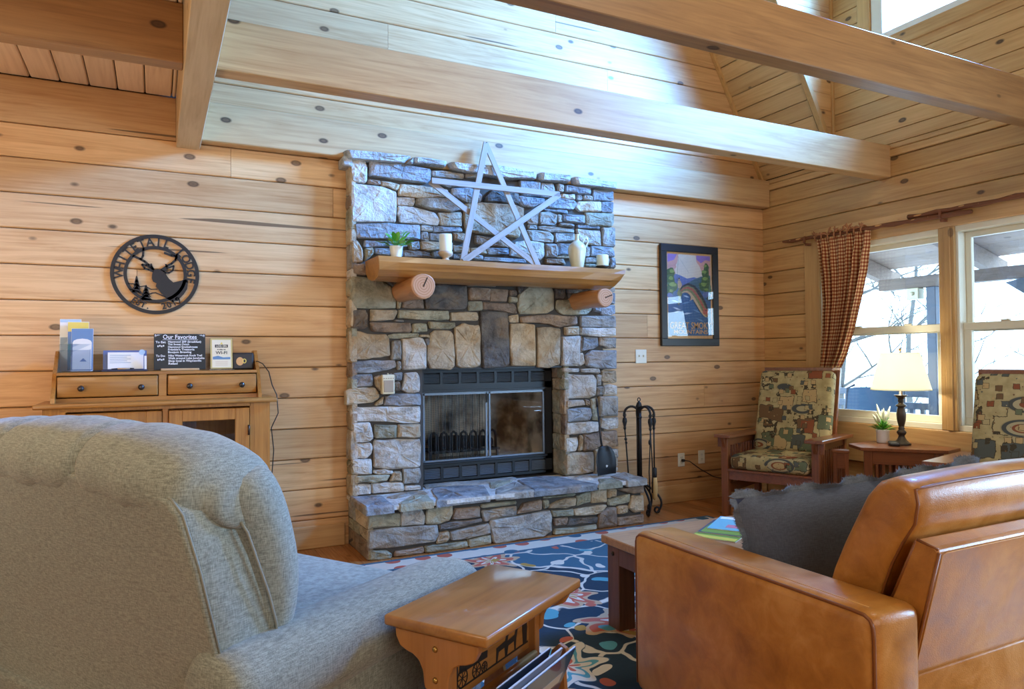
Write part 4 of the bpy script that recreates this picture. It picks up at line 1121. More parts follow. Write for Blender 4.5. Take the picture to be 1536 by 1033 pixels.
B().lathe([(0.001, 0), (0.036, 0), (0.038, 0.006), (0.028, 0.012), (0.030, 0.018), (0.052, 0.030), (0.056, 0.040), (0.050, 0.040), (0.001, 0.034)], n=22).obj('dish', M['dark_bronze'], c2)
B().lathe([(0.001, 0.034), (0.046, 0.034), (0.047, 0.04), (0.047, 0.122), (0.043, 0.126), (0.001, 0.120)], n=22).obj('candle', M['wax_cream'], c2)
B().cyl((0, 0, 0.12), (0, 0.001, 0.131), 0.0012, n=5).obj('wick', M['rubber'], c2)
jg = thing('jug', 'tall cream glazed jug with a small side handle on the mantel', 'jug', (2.885, 4.61, MZ))
B().lathe([(0.001, 0), (0.043, 0), (0.046, 0.005), (0.060, 0.08), (0.070, 0.135), (0.071, 0.160), (0.060, 0.190), (0.034, 0.212), (0.021, 0.222), (0.017, 0.232), (0.017, 0.262), (0.020, 0.270), (0.015, 0.270), (0.012, 0.255), (0.001, 0.255)], n=28).obj('body', M['cream_ceramic'], jg)
B().tube([(0.064, 0, 0.165), (0.085, 0, 0.190), (0.098, 0, 0.218), (0.093, 0, 0.242), (0.075, 0, 0.247), (0.060, 0, 0.230), (0.050, 0, 0.203)], [0.009, 0.008, 0.0075, 0.0075, 0.0075, 0.008, 0.009], 9).obj('handle', M['cream_ceramic'], jg)
# weathered lath star, leaning on the chimney
stx = thing('wooden_star', 'large five-pointed star of weathered wooden laths leaning above the mantel', 'star', (2.25, 4.62, MZ))
V5 = {'T': (2.186, 2.862), 'L': (1.733, 2.520), 'Rr': (2.775, 2.520), 'BL': (1.935, 1.952), 'BR': (2.548, 1.952)}
def lath(a, c, lay, w=0.044, t=0.012):
    (x0, z0), (x1, z1) = V5[a], V5[c]
    yb = lambda z: 4.615 + (z-1.94)*0.145 - lay*0.012
    p0 = Vector((x0, yb(z0), z0)); p1 = Vector((x1, yb(z1), z1)); d = (p1-p0).normalized()
    nrm = Vector((0, -1, 0.145)).normalized(); s = d.cross(nrm).normalized(); nrm = s.cross(d)
    b = B().box((0, -w/2, -t/2), ((p1-p0).length, w/2, t/2), bev=0.002)
    Mx = Matrix((d, s, nrm)).transposed().to_4x4()
    o = b.obj('lath', M['weathered'], stx); o.matrix_local = Matrix.Translation(p0-Vector(stx.location)) @ Mx
lath('BL', 'T', 1); lath('T', 'BR', 0); lath('L', 'Rr', 2); lath('L', 'BR', -0.5); lath('BL', 'Rr', 2)
for k in ('T', 'L', 'Rr', 'BL', 'BR'):
    x, z = V5[k]
    B().cyl((0, -0.05, 0), (0, -0.053, 0), 0.004, n=8).obj('nail', M['black_iron'], stx).location = Vector((x, 4.655 + (z-1.94)*0.145 - 0.01, z)) - Vector(stx.location)
# wall thermostat box on the stones
th = thing('thermostat', 'small almond fan control box mounted on the stone left of the firebox', 'thermostat', (1.433, YC-0.03, 1.030))
B().box((-0.044, -0.030, 0), (0.044, 0.02, 0.134), bev=0.005).obj('case', M['almond'], th)
B().box((-0.034, -0.034, 0.014), (0.034, -0.029, 0.096), bev=0.002).obj('cover_panel', M['almond_dark'], th)
g = B()
for k in range(5): g.box((-0.036+k*0.016, -0.0315, 0.106), (-0.026+k*0.016, -0.0295, 0.112))
g.obj('vent_slots', M['almond_dark'], th)
B().box((-0.004, -0.02, 0.133), (0.004, -0.008, 0.144), bev=0.002).obj('lever', M['almond'], th)

# ---- shovel on the hearth and the tool stand beside it
sh = thing('ash_shovel', 'black iron ash shovel leaning on the chimney above the hearth', 'shovel', (3.14, 4.66, HZ+0.006))
lean = Matrix.Rotation(R(-6), 4, 'X') @ Matrix.Rotation(R(-3), 4, 'Y')
rs = []
for i, (z, w, d) in enumerate(((0, .085, .012), (.06, .092, .004), (.12, .092, .0), (.17, .082, .0), (.205, .06, .002), (.222, .028, .004))):
    rs.append([(w*math.sin(a*1.45), -0.03 + d + 0.034*math.cos(a*1.45)*-0.2 - (0.022 if abs(a) > .9 else 0), z) for a in (-1.08, -.95, -.5, 0, .5, .95, 1.08)])
b = B().rings(rs, close=False, caps=False); b.xf(lean); blade = b.obj('blade', M['black_metal'], sh)
md = blade.modifiers.new('solidify', 'SOLIDIFY'); md.thickness = 0.003
B().tube([(0, -0.022, 0.20), (0, -0.012, 0.30), (0, -0.012, 0.53)], 0.006, 8).xf(lean).obj('shaft', M['black_iron'], sh)
B().tube([(0, -0.012, 0.53), (0, -0.012, 0.55), (0, -0.012, 0.60)], [0.007, 0.010, 0.005], 8).xf(lean).obj('grip', M['black_iron'], sh)
b = B().sph((0.01, -0.031, 0.075), 0.022, 8, 0, (1, .12, 1)).sph((0.035, -0.031, 0.09), 0.012, 8, 0, (1.4, .12, .7)).sph((-0.02, -0.031, 0.105), 0.014, 8, 0, (1, .12, 1)); b.xf(lean)
b.obj('ash_smear', M['ash'], sh)
ts = thing('fire_tool_stand', 'black wrought iron fireplace tool stand with scrolled arms beside the hearth', 'tool stand', (3.515, 4.70, 0))
b = B()
for dx, dy in ((.012, 0), (-.012, .008), (-.006, -.012)): b.cyl((dx, dy, 0.28), (dx, dy, 0.85), 0.009, n=8)
b.lathe([(0.001, .275), (.026, .275), (.028, .29), (.022, .305), (.001, .305)], n=12); b.lathe([(.001, .77), (.022, .77), (.024, .785), (.001, .79)], n=12)
b.obj('column', M['black_iron'], ts)
b = B().lathe([(.001, .85), (.02, .85), (.026, .87), (.018, .895), (.008, .905), (.001, .91)], n=12)
b.tube([(0.014*math.cos(t), 0, .922+.014*math.sin(t)) for t in [k*math.pi/6 for k in range(13)]], 0.004, 6); b.obj('finial_ring', M['black_iron'], ts)
for a in (-37, 62, 143, 282):
    d = Vector((math.cos(R(a)), math.sin(R(a)), 0)); p = []
    for t in range(15):
        u = t/14; ang = math.pi*(1 - u*1.25)
        p.append(Vector((0, 0, 0.80)) + d*(0.060+0.060*math.cos(ang)) + Vector((0, 0, 0.058*math.sin(ang)*1.15)))
    B().tube(p, [0.010]*12+[0.009, 0.007, 0.004], 7).obj('scroll_arm', M['black_iron'], ts)
for a in (20, 140, 260, 330):
    d = Vector((math.cos(R(a)), math.sin(R(a)), 0)); p = [Vector((0, 0, .29))]
    for t in range(13):
        u = t/12; p.append(d*(0.03+0.14*math.sin(u*2.3)) + Vector((0, 0, .24*(1-u)+0.008)))
    c0 = p[-1]; 
    for t in range(1, 9): p.append(c0 - d*(0.02*math.sin(t*.75)) + Vector((0, 0, .022*(1-math.cos(t*.75)))))
    B().tube(p, 0.009, 7).obj('scroll_foot', M['black_iron'], ts)
def tool(name, label, a, parts):
    d = Vector((math.cos(R(a)), math.sin(R(a)), 0))
    o = thing(name, label, 'fire tool', Vector((3.515, 4.70, 0)) + d*0.116, 0, 'fireplace tools')
    b = B().tube([(0.014*math.cos(t), 0, .795+.014*math.sin(t)) for t in [k*math.pi/6 for k in range(13)]], 0.0035, 6); b.obj('hanging_ring', M['black_iron'], o)
    b = B().lathe([(.004, .78), (.016, .77), (.020, .745), (.012, .715), (.009, .70), (.013, .69), (.006, .675)], n=10); b.obj('handle', M['black_iron'], o)
    return o
o = tool('fire_poker', 'iron poker hanging at the left of the fire tool stand', 143, 0)
B().tube([(0, 0, .68), (.008, 0, .60), (.03, 0, .30), (.04, 0, .16)], 0.006, 7).tube([(.04, 0, .22), (.055, 0, .20), (.06, 0, .24)], 0.005, 6).obj('shaft', M['black_iron'], o)
B().sph((.008, 0, .60), 0.013, 8).sph((.012, 0, .57), 0.011, 8).obj('twist', M['black_iron'], o)
o = tool('fire_tongs', 'iron tongs hanging at the middle of the fire tool stand', 282, 0)
for s in (-1, 1): B().tube([(0, 0, .68), (s*.006, 0, .55), (s*.018, 0, .35), (s*.012, 0, .18)], 0.005, 7).obj('jaw', M['black_iron'], o)
B().sph((-.008, 0, .585), 0.012, 8, 0, (1, 1, 2)).obj('hinge', M['black_iron'], o)
o = tool('hearth_brush', 'hearth brush with straw bristles hanging at the right of the tool stand', -37, 0)
B().tube([(0, 0, .68), (0, 0, .36)], 0.006, 7).obj('shaft', M['black_iron'], o)
B().lathe([(.006, .375), (.020, .37), (.020, .30), (.018, .295)], n=12).obj('ferrule', M['black_iron'], o)
B().lathe([(.017, .298), (.024, .25), (.026, .20), (.020, .13), (.004, .11)], n=12).obj('bristles', M['straw'], o)

# ================================================================ things on the walls
# round cut-metal sign
SGN = Vector((0.003, YB-0.010, 1.810)); RS = 0.247
sg = thing('round_metal_sign', 'round black cut-metal sign with deer head and WHITETAIL LODGE lettering', 'sign', SGN)
def zs(x, y): return ((x-680)/502*RS, -(y-528 + (x-680)*-0.0)/440*RS)
def annulus(b, r0, r1, y0, y1, n=72):
    for k in range(n):
        a, c = 2*math.pi*k/n, 2*math.pi*(k+1)/n
        v = [(r*math.cos(t), y, r*math.sin(t)) for y in (y0, y1) for r, t in ((r0, a), (r1, a), (r1, c), (r0, c))]
        b.add(v, [(0,1,2,3),(7,6,5,4),(1,5,6,2),(0,3,7,4)])
T0, T1 = -0.004, 0.0
b = B(); annulus(b, 0.225, RS, T0, T1); b.obj('outer_ring', M['black_iron'], sg)
b = B(); annulus(b, 0.157, 0.176, T0, T1); b.obj('inner_ring', M['black_iron'], sg)
def flat(b, pts): b.prism([zs(*p) for p in pts], 1, T0, T1)
b = B()
flat(b, [(700,470),(740,470),(790,490),(800,530),(830,570),(880,610),(960,590),(1030,570),(1050,600),(1040,680),(1000,740),(940,800),(870,830),(800,790),(740,730),(680,660),(690,625),(650,610),(635,570),(640,530),(650,480)])
b.obj('deer_silhouette', M['black_iron'], sg)
def stroke(pts, r):
    b = B()
    for p, q in zip(pts, pts[1:]):
        a, c = Vector(zs(*p)), Vector(zs(*q)); d = (c-a); s = Vector((-d.y, d.x)).normalized()*r; d = d.normalized()*r*0.5
        b.prism([tuple(a-s-d), tuple(c-s+d), tuple(c+s+d), tuple(a+s-d)], 1, T0, T1)
    return b
for nm, pts, r in (('antler', [(655,475),(600,425),(555,390),(505,365),(430,335)], .007), ('antler', [(515,372),(538,330),(545,245)], .006), ('antler', [(655,475),(635,440),(628,415)], .005),
                   ('antler', [(745,475),(810,430),(860,400),(905,360),(918,320),(860,310),(780,285)], .0065), ('antler', [(905,350),(925,290)], .005), ('antler', [(800,440),(795,412)], .005),
                   ('ear', [(650,495),(600,480),(555,465),(528,425),(575,430),(640,475)], .0055), ('ear', [(765,490),(810,455),(885,425),(875,475),(830,505),(785,505)], .0055),
                   ('hill_line', [(375,640),(430,640),(500,670),(560,660),(630,695),(700,690)], .0028), ('hill_line', [(390,700),(480,720),(560,770),(640,735),(680,730),(790,775)], .0032)):
    stroke(pts, r).obj(nm, M['black_iron'], sg)
for cx, by, ty, w in ((468, 735, 565, 60), (572, 815, 660, 75)):
    b = B()
    for k in range(4):
        y0 = by-(by-ty)*k/4.6; y1 = y0-(by-ty)*0.42; ww = w*(1-k*0.2)
        flat(b, [(cx-ww, y0), (cx+ww, y0), (cx+6, y1), (cx-6, y1)])
    b.obj('pine_tree', M['black_iron'], sg)
def arc_text(word, a0, a1, r, size, inward=False):
    n = len(word)
    for k, ch in enumerate(word):
        if ch == ' ': continue
        a = R(a0 + (a1-a0)*(k/(n-1)))
        t = text_bm(ch, size, 0.004, bold=0.0014)
        rot = a - math.pi/2 if not inward else a + math.pi/2
        b = B(); b.merge(t, 0, False, Matrix.Translation((r*math.cos(a), -0.002, r*math.sin(a))) @ UPR @ Matrix.Rotation(rot, 4, 'Z') @ Matrix.Translation((0, -size*0.36, 0)) @ Matrix.Diagonal((1.05, 1.12, 1, 1)))
        b.obj('letter', M['black_iron'], sg)
arc_text('WHITETAIL LODGE', 180, -9, 0.200, 0.062)
arc_text('EST.', 234, 258, 0.201, 0.047, True); arc_text('2019', 283, 309, 0.201, 0.048, True)

# framed poster
PX0, PX1, PZ0, PZ1 = 3.912, 4.564, 1.360, 2.252
pc = thing('framed_poster', 'black framed fishing poster with a leaping trout, hung right of the chimney', 'picture', ((PX0+PX1)/2, YB-0.002, PZ0))
pw, ph = PX1-PX0, PZ1-PZ0; bw = 0.066
b = B()
b.box((-pw/2, -0.030, 0), (pw/2, 0, bw), bev=0.004); b.box((-pw/2, -0.030, ph-bw), (pw/2, 0, ph), bev=0.004)
b.box((-pw/2, -0.030, bw-.002), (-pw/2+bw, 0, ph-bw+.002), bev=0.004); b.box((pw/2-bw, -0.030, bw-.002), (pw/2, 0, ph-bw+.002), bev=0.004)
b.obj('frame', M['picture_black'], pc)
def pm(name, col): return plain(name, col, 0.6)
INK = dict(orange=(0.72,0.40,0.16), cream=(0.74,0.60,0.44), pink=(0.68,0.33,0.26), purple=(0.30,0.17,0.42), blue=(0.045,0.13,0.27), lblue=(0.14,0.27,0.45), mount=(0.12,0.17,0.36), mount2=(0.06,0.14,0.17), green=(0.05,0.12,0.04), lgreen=(0.22,0.32,0.07), foam=(0.50,0.60,0.70), olive=(0.20,0.22,0.09), red=(0.45,0.11,0.08), dark=(0.03,0.045,0.05), tan=(0.55,0.38,0.22))
names = list(INK); inks = [pm('ink_'+k, v) for k, v in INK.items()]
w_, h_ = pw-2*bw, ph-2*bw
b = B(); lay = [0]
def ink(c, pts):
    lay[0] += 1; y = -0.012 - 0.00012*lay[0]
    b.add([((u-0.5)*w_, y, bw+(1-v)*h_) for u, v in pts], [tuple(range(len(pts)))], names.index(c))
def blob(c, u, v, ru, rv, n=12, wob=0.2, seed=1):
    rr = random.Random(seed); ink(c, [(u+ru*math.cos(t)*(1+rr.uniform(-wob, wob)), v+rv*math.sin(t)*(1+rr.uniform(-wob, wob))) for t in (2*math.pi*k/n for k in range(n))])
ink('orange', [(0,0),(1,0),(1,1),(0,1)])
A0, A1, C0, C1 = .035, .965, .022, .965
ink('pink', [(A0,C0),(A1,C0),(A1,.42),(A0,.42)])
ink('purple', [(A0,C0),(.24,C0),(.17,.09),(A0,.12)]); ink('purple', [(.66,C0),(A1,C0),(A1,.08),(.86,.07),(.76,.11),(.66,.07)])
ink('cream', [(.27,C0),(.64,C0),(.66,.10),(.74,.16),(.80,.27),(.72,.33),(.3,.33),(.2,.25),(.17,.18),(.24,.12)])
blob('pink', .12, .17, .09, .06, 10, .2, 2); blob('pink', .86, .17, .10, .06, 10, .2, 3)
ink('mount', [(A0,.33),(.2,.25),(.32,.27),(.45,.30),(.6,.28),(A1,.34),(A1,.45),(A0,.45)])
ink('mount2', [(.3,.42),(.5,.34),(.62,.30),(.75,.27),(A1,.25),(A1,.5),(.3,.5)])
ink('blue', [(A0,.43),(.5,.42),(A1,.46),(A1,C1),(A0,C1)])
for k, (u, v, ru, rv) in enumerate(((.10,.24,.085,.06),(.08,.32,.10,.07),(.12,.40,.12,.07),(.07,.47,.07,.05))):
    blob('green', u, v, ru, rv, 12, .25, 10+k); blob('lgreen', u+.02, v-.02, ru*.55, rv*.35, 9, .3, 20+k)
for k, (u, v, ru, rv) in enumerate(((.88,.16,.06,.05),(.86,.23,.09,.06),(.87,.31,.11,.06),(.84,.38,.13,.06),(.90,.44,.08,.05))):
    blob('green', u, v, ru, rv, 12, .25, 30+k); blob('lgreen', u-.03, v-.02, ru*.6, rv*.35, 9, .3, 40+k)
blob('mount', .88, .48, .10, .035, 10, .2, 51); blob('dark', .93, .52, .06, .035, 9, .2, 52); blob('mount', .07, .50, .06, .03, 9, .2, 53)
for k, (u, v, l, s) in enumerate(((.1,.56,.16,.02),(.3,.60,.22,-.03),(.12,.64,.18,.03),(.55,.66,.2,.04),(.3,.72,.25,-.02),(.62,.76,.22,.05),(.15,.70,.14,-.02),(.8,.66,.12,.04),(.48,.56,.12,-.04),(.8,.80,.13,.05),(.35,.50,.14,.02))):
    ink('lblue' if k % 2 else 'foam', [(u, v), (u+l*.5, v+s*.5-.012), (u+l, v+s), (u+l*.5, v+s*.5+.010)])
# angler with rod
ink('olive', [(.22,.48),(.27,.40),(.30,.42),(.27,.50),(.24,.50)]); ink('tan', [(.24,.33),(.30,.33),(.33,.38),(.29,.42),(.24,.41)]); blob('tan', .27, .315, .018, .014, 9, 0, 60); blob('dark', .268, .303, .02, .008, 8, 0, 61)
ink('dark', [(.22,.36),(.225,.36),(.26,.05),(.256,.05)]); ink('dark', [(.26,.05),(.262,.05),(.49,.24),(.487,.24)])
# trout: arched body
sp = [(.30,.455,.040),(.36,.425,.062),(.45,.410,.085),(.55,.435,.100),(.64,.49,.106),(.72,.565,.102),(.79,.640,.094),(.85,.705,.072),(.875,.740,.03)]
def strip(c, f0, f1):
    up, dn = [], []
    for i, (u, v, r) in enumerate(sp):
        a = sp[max(i-1,0)]; q = sp[min(i+1,len(sp)-1)]; d = Vector((q[0]-a[0], (q[1]-a[1])*h_/w_)).normalized(); nx, ny = -d.y, d.x
        up.append((u+nx*r*f0, v+ny*r*f0*w_/h_)); dn.append((u+nx*r*f1, v+ny*r*f1*w_/h_))
    for i in range(len(sp)-1): ink(c, [up[i], up[i+1], dn[i+1], dn[i]]); lay[0] -= 1
    lay[0] += 1
ink('olive', [(.31,.42),(.34,.47),(.30,.53),(.26,.62),(.235,.60),(.25,.52),(.27,.46)])
strip('olive', -1, 1); strip('dark', -1, -.55); strip('red', -.3, .1); strip('tan', .55, 1)
blob('red', .835, .680, .065, .040, 10, .1, 70); blob('dark', .845, .668, .014, .009, 8, 0, 71); ink('dark', [(.60,.40),(.72,.46),(.74,.53),(.66,.47)]); ink('tan', [(.52,.50),(.50,.56),(.57,.53)])
ink('blue', [(A0,.80),(A1,.80),(A1,C1),(A0,C1)])
b.obj('print', inks, pc, recalc=False)
for body, size, u, v in (('GREAT SMOKY', 0.083, .5, .885), ('MOUNTAINS', 0.052, .5, .945)):
    t = text_bm(body, size, 0.0004, bold=0.0006); q = B()
    xs_ = [vv.co.x for vv in t.verts]; wd = max(xs_)-min(xs_)
    tgt = w_*0.90 if u == .5 and size > .06 else w_*0.74
    q.merge(t, 0, False, Matrix.Translation(((u-.5)*w_, -0.0225, bw+(1-v)*h_)) @ UPR @ Matrix.Diagonal((tgt/wd, 1.0, 1, 1)))
    q.obj('lettering', M['ink_orange'], pc)
B().box((-w_/2-.004, -0.0255, bw-.004), (w_/2+.004, -0.0245, bw+h_+.004)).obj('glazing', M['picture_glass'], pc)

def plate(name, label, cat, loc, w, h, kind):
    t = thing(name, label, cat, loc)
    B().box((-w/2, -0.007, -h/2), (w/2, 0, h/2), bev=0.003).obj('cover_plate', M['vinyl'], t)
    if kind == 'switch':
        for sx in (-.023, .023): B().box((sx-.005, -0.018, -.004), (sx+.005, -0.006, .014), bev=0.002).obj('toggle', M['almond'], t)
    else:
        for sz in (-.02, .02):
            r = B().box((-.016, -.0095, sz-.015), (.016, -.006, sz+.015), bev=0.004).obj('receptacle', M['vinyl'], t)
            B().box((-.008, -.0103, sz-.002), (-.006, -.009, sz+.008)).box((.006, -.0103, sz-.002), (.008, -.009, sz+.008)).cyl((0, -.0103, sz-.008), (0, -.009, sz-.008), .002, n=6).obj('slots', M['rubber'], r)
    return t
plate('light_switch', 'cream double light switch plate beside the chimney edge', 'switch', (3.705, YB-0.0005, 1.272), 0.115, 0.118, 'switch')
plate('wall_outlet', 'cream wall outlet with a black cord plugged in', 'outlet', (4.125, YB-0.0005, 0.362), 0.076, 0.118, 'outlet')
plate('wall_outlet', 'cream empty wall outlet nearer the armchair', 'outlet', (4.355, YB-0.0005, 0.372), 0.074, 0.118, 'outlet')
cd = thing('power_cord', 'black lamp cord running from the outlet behind the armchair', 'cord', (4.13, YB-0.01, 0.36))
B().box((-.012, -.03, -.012), (.012, 0, .010), bev=0.004).obj('plug', M['rubber'], cd)
B().tube([(0.012, -.022, -.002), (.06, -.024, -.01), (.18, -.03, -.09), (.32, -.04, -.165), (.40, -.05, -.185), (.60, -.05, -.30), (.75, -.06, -.345)], 0.0042, 6).obj('cable', M['rubber'], cd)

# ================================================================ cabinet on the left, and what stands on it
cb = thing('glass_door_cabinet', 'oak cabinet with glass doors and a raised two-drawer back against the log wall', 'cabinet', (0.035, 4.89, 0))
cx0, cx1, cyf, cyb, ctz = -0.535, 0.618, 4.485, 4.885, 1.022
b = B()
b.box((cx0, cyf+0.012, 0.06), (cx0+0.02, cyb, ctz)); b.box((cx1-0.02, cyf+0.012, 0.06), (cx1, cyb, ctz)); b.box((cx0, cyb-0.012, 0.06), (cx1, cyb, ctz))
b.box((cx0, cyf+0.012, 0.06), (cx1, cyb, 0.085)); b.box((cx0+.02, cyf+.05, 0.50), (cx1-.02, cyb-.01, 0.518))
b.obj('carcass', M['cab_z'], cb, True)
b = B(); b.box((cx0, cyf, 0.06), (cx0+0.105, cyf+.018, ctz), bev=.002); b.box((cx1-0.115, cyf, 0.06), (cx1, cyf+.018, ctz), bev=.002)
b.box((0.036, cyf, 0.12), (0.066, cyf+.018, ctz-.02), bev=.002); b.box((cx0+.1, cyf, ctz-.02), (cx1-.11, cyf+.018, ctz)); b.box((cx0, cyf-.004, 0.0), (cx1, cyf+.02, 0.12), bev=.003)
b.obj('face_frame', M['cab_z'], cb, True)
B().box((-0.575, 4.440, ctz), (0.655, cyb, ctz+0.026), bev=0.006, seg=2).obj('top_board', M['cab'], cb, True)
for xa_, xb_, hs in ((-0.427, 0.033, 1), (0.069, 0.500, -1)):
    ga, gb, gz0, gz1 = xa_+.070, xb_-.080, 0.20, 0.925
    d = B(); yf = cyf-0.012
    d.box((xa_, yf, .13), (ga, yf+.02, ctz-.03), bev=.003); d.box((gb, yf, .13), (xb_, yf+.02, ctz-.03), bev=.003)
    d.box((ga-.002, yf, gz1), (gb+.002, yf+.02, ctz-.03), bev=.003); d.box((ga-.002, yf, .13), (gb+.002, yf+.02, gz0), bev=.003)
    dd = d.obj('door', M['cab_z'], cb, True)
    B().box((ga-.004, yf+.008, gz0-.004), (gb+.004, yf+.011, gz1+.004)).obj('glass_pane', M['door_glass'], dd).location = -Vector(cb.location)
    hx = xb_-.004 if hs < 0 else xa_+.004
    for hz in (0.30, 0.86): B().cyl((hx, yf-.004, hz-.03), (hx, yf-.004, hz+.03), .006, n=8).obj('hinge', M['dark_bronze'], dd).location = -Vector(cb.location)
# raised back with two drawers
hy = 4.600
b = B(); b.box((-0.487, hy+.004, ctz+.026), (0.560, cyb, ctz+.048)); b.box((-0.487, hy+.004, 1.196), (0.560, cyb, 1.214), bev=.002)
b.box((0.018, hy, ctz+.048), (0.060, hy+.02, 1.197), bev=.002); b.box((-0.487, cyb-.014, ctz+.026), (0.560, cyb, 1.318), bev=.002)
b.obj('raised_back', M['cab'], cb, True)
for xa_ in (-0.507, 0.560):
    pts = [(4.545, ctz+.026), (4.550, 1.075), (4.575, 1.10), (4.60, 1.13), (4.615, 1.17), (4.645, 1.215), (4.700, 1.25), (4.745, 1.305), (4.780, 1.335), (cyb, 1.335), (cyb, ctz+.026)]
    B().prism(pts, 0, xa_, xa_+.020).obj('side_bracket', M['cab_z'], cb, True)
for xa_, xb_ in ((-0.482, 0.014), (0.066, 0.554)):
    dw = B().box((xa_, hy-.006, ctz+.054), (xb_, hy+.02, 1.190), bev=.006, seg=2).obj('drawer', M['cab'], cb, True)
    for kx in (xa_+.115, xb_-.085):
        B().lathe([(.004, 0), (.006, .008), (.014, .014), (.017, .022), (.012, .030), (.001, .032)], n=12).xf(Matrix.Translation((kx, hy-.006, 1.125)) @ Matrix.Rotation(R(90), 4, 'X')).obj('knob', M['knob'], dw).location = -Vector(cb.location)
# a few dim things behind the glass
dk = thing('stacked_books', 'dim stack of books behind the cabinet glass', 'books', (0.28, 4.72, 0.518))
for k in range(4): B().box((-.12+.01*k, -.09, k*.03), (.11-.005*k, .09, k*.03+.028), bev=.003).obj('book', [M['navy_plastic'], M['almond_dark'], M['paper'], M['bark']][k], dk)
SZ = 1.2145
# brochure holder
bh = thing('brochure_holder', 'clear acrylic two-pocket brochure holder at the left end of the cabinet', 'holder', (-0.405, 4.72, SZ))
b = B(); b.box((-.078, -.075, 0), (.078, .06, .004)); b.box((-.078, -.075, .004), (.078, -.072, .125)); b.box((-.078, .050, .004), (.078, .053, .20)); b.box((-.078, -.012, .004), (.078, -.009, .16))
b.box((-.078, -.075, .004), (-.075, .053, .075)); b.box((.075, -.075, .004), (.078, .053, .13)); b.obj('tray', M['acrylic'], bh)
plain('brochure_blue', (0.13,0.26,0.50), 0.5); plain('brochure_sky', (0.42,0.60,0.80), 0.5); plain('brochure_yellow', (0.78,0.62,0.14), 0.5); plain('brochure_teal', (0.10,0.36,0.42), 0.5)
def brochure(label, x, y, w, h, tilt, cols, z0=SZ+.0045, t=.004):
    o = thing('brochure', label, 'brochure', (x, y, z0), 0, 'brochures in the clear holder'); o.rotation_euler = (R(tilt), 0, R(-3))
    B().box((-w/2, -t, 0), (w/2, 0, h)).obj('leaflet', M['paper'], o)
    for k, (a, c, m) in enumerate(cols): B().box((-w/2+.001, -t-.0005-.0003*k, a*h), (w/2-.001, -t, c*h)).obj('printed_panel', M[m], o)
    return o
brochure('pale blue and white brochure standing behind in the clear holder', -0.435, 4.765, .105, .300, -4, [(.94, .995, 'brochure_sky'), (.3, .92, 'paper')])
brochure('brochure with a yellow banner over a blue mountain picture', -0.395, 4.742, .105, .285, -5, [(.80, .99, 'brochure_yellow'), (.55, .80, 'brochure_blue'), (.02, .55, 'brochure_teal')])
bq = brochure('pale blue brochure with an arched white panel, front of the holder', -0.372, 4.700, .108, .245, -6, [(.02, .995, 'brochure_blue')])
arch = [(-.047, .01), (.047, .01), (.047, .165)] + [(.047*math.cos(t), .165+.022*math.sin(t)) for t in (0.5, 1.0, 1.57, 2.14, 2.64)] + [(-.047, .165)]
B().prism(arch, 1, -.0058, -.0052).obj('printed_panel', M['paper'], bq)
B().prism([(-.012, .055), (.024, .055), (.006, .075)], 1, -.0062, -.0059).obj('printed_mountain', M['brochure_blue'], bq)
# card holder with note cards and a pen
ch = thing('card_holder', 'navy desk holder with printed note cards on the cabinet', 'holder', (-0.157, 4.70, SZ))
B().box((-.117, -.045, 0), (.117, .03, .012), bev=.003).obj('base', M['navy_plastic'], ch)
b = B().box((-.112, .006, .012), (.112, .009, .125)); b.xf(Matrix.Translation((0, .006, 0)) @ Matrix.Rotation(R(-8), 4, 'X')); b.obj('back_card', M['ink_mount'], ch)
b = B().box((-.088, -.004, .014), (.096, 0, .112)); b.xf(Matrix.Translation((0, .004, 0)) @ Matrix.Rotation(R(-8), 4, 'X')); b.obj('note_cards', M['paper'], ch)
b = B()
for k in range(5): b.box((-.078, -.0052, .094-.011*k), (.03-.02*(k % 2), -.0042, .096-.011*k))
b.xf(Matrix.Translation((0, .004, 0)) @ Matrix.Rotation(R(-8), 4, 'X')); b.obj('printed_lines', M['ink_lblue'], ch)
b = B().prism([(.016*math.cos(t), .016*math.sin(t)) for t in (2*math.pi*k/16 for k in range(16))], 1, -.006, -.003); b.xf(Matrix.Translation((.088, -.004, .112))); b.obj('round_badge', M['brochure_sky'], ch)
b = B().box((.100, -.016, .012), (.112, -.004, .09)); b.obj('spare_cards', M['paper'], ch)
pn = thing('pen', 'wooden pen lying on the card holder ledge', 'pen', (-0.165, 4.663, SZ+.0165))
B().cyl((-.028, 0, 0), (.035, 0, .001), .0042, n=8).obj('barrel', M['light_oak'], pn)
B().cyl((-.060, 0, 0), (-.028, 0, 0), .0015, .004, 8).obj('tip', M['rubber'], pn); B().cyl((.035, 0, .001), (.056, 0, .001), .004, .0025, 8).obj('clip_end', M['rubber'], pn)
pn2 = B().cyl((-.025, 0, 0.0045), (.03, .004, 0.0045), .004, n=8).obj('pen', M['rubber']); pn2.location = (-0.300, 4.70, SZ); tag(pn2, 'black pen lying between the brochures and the note cards', 'pen')
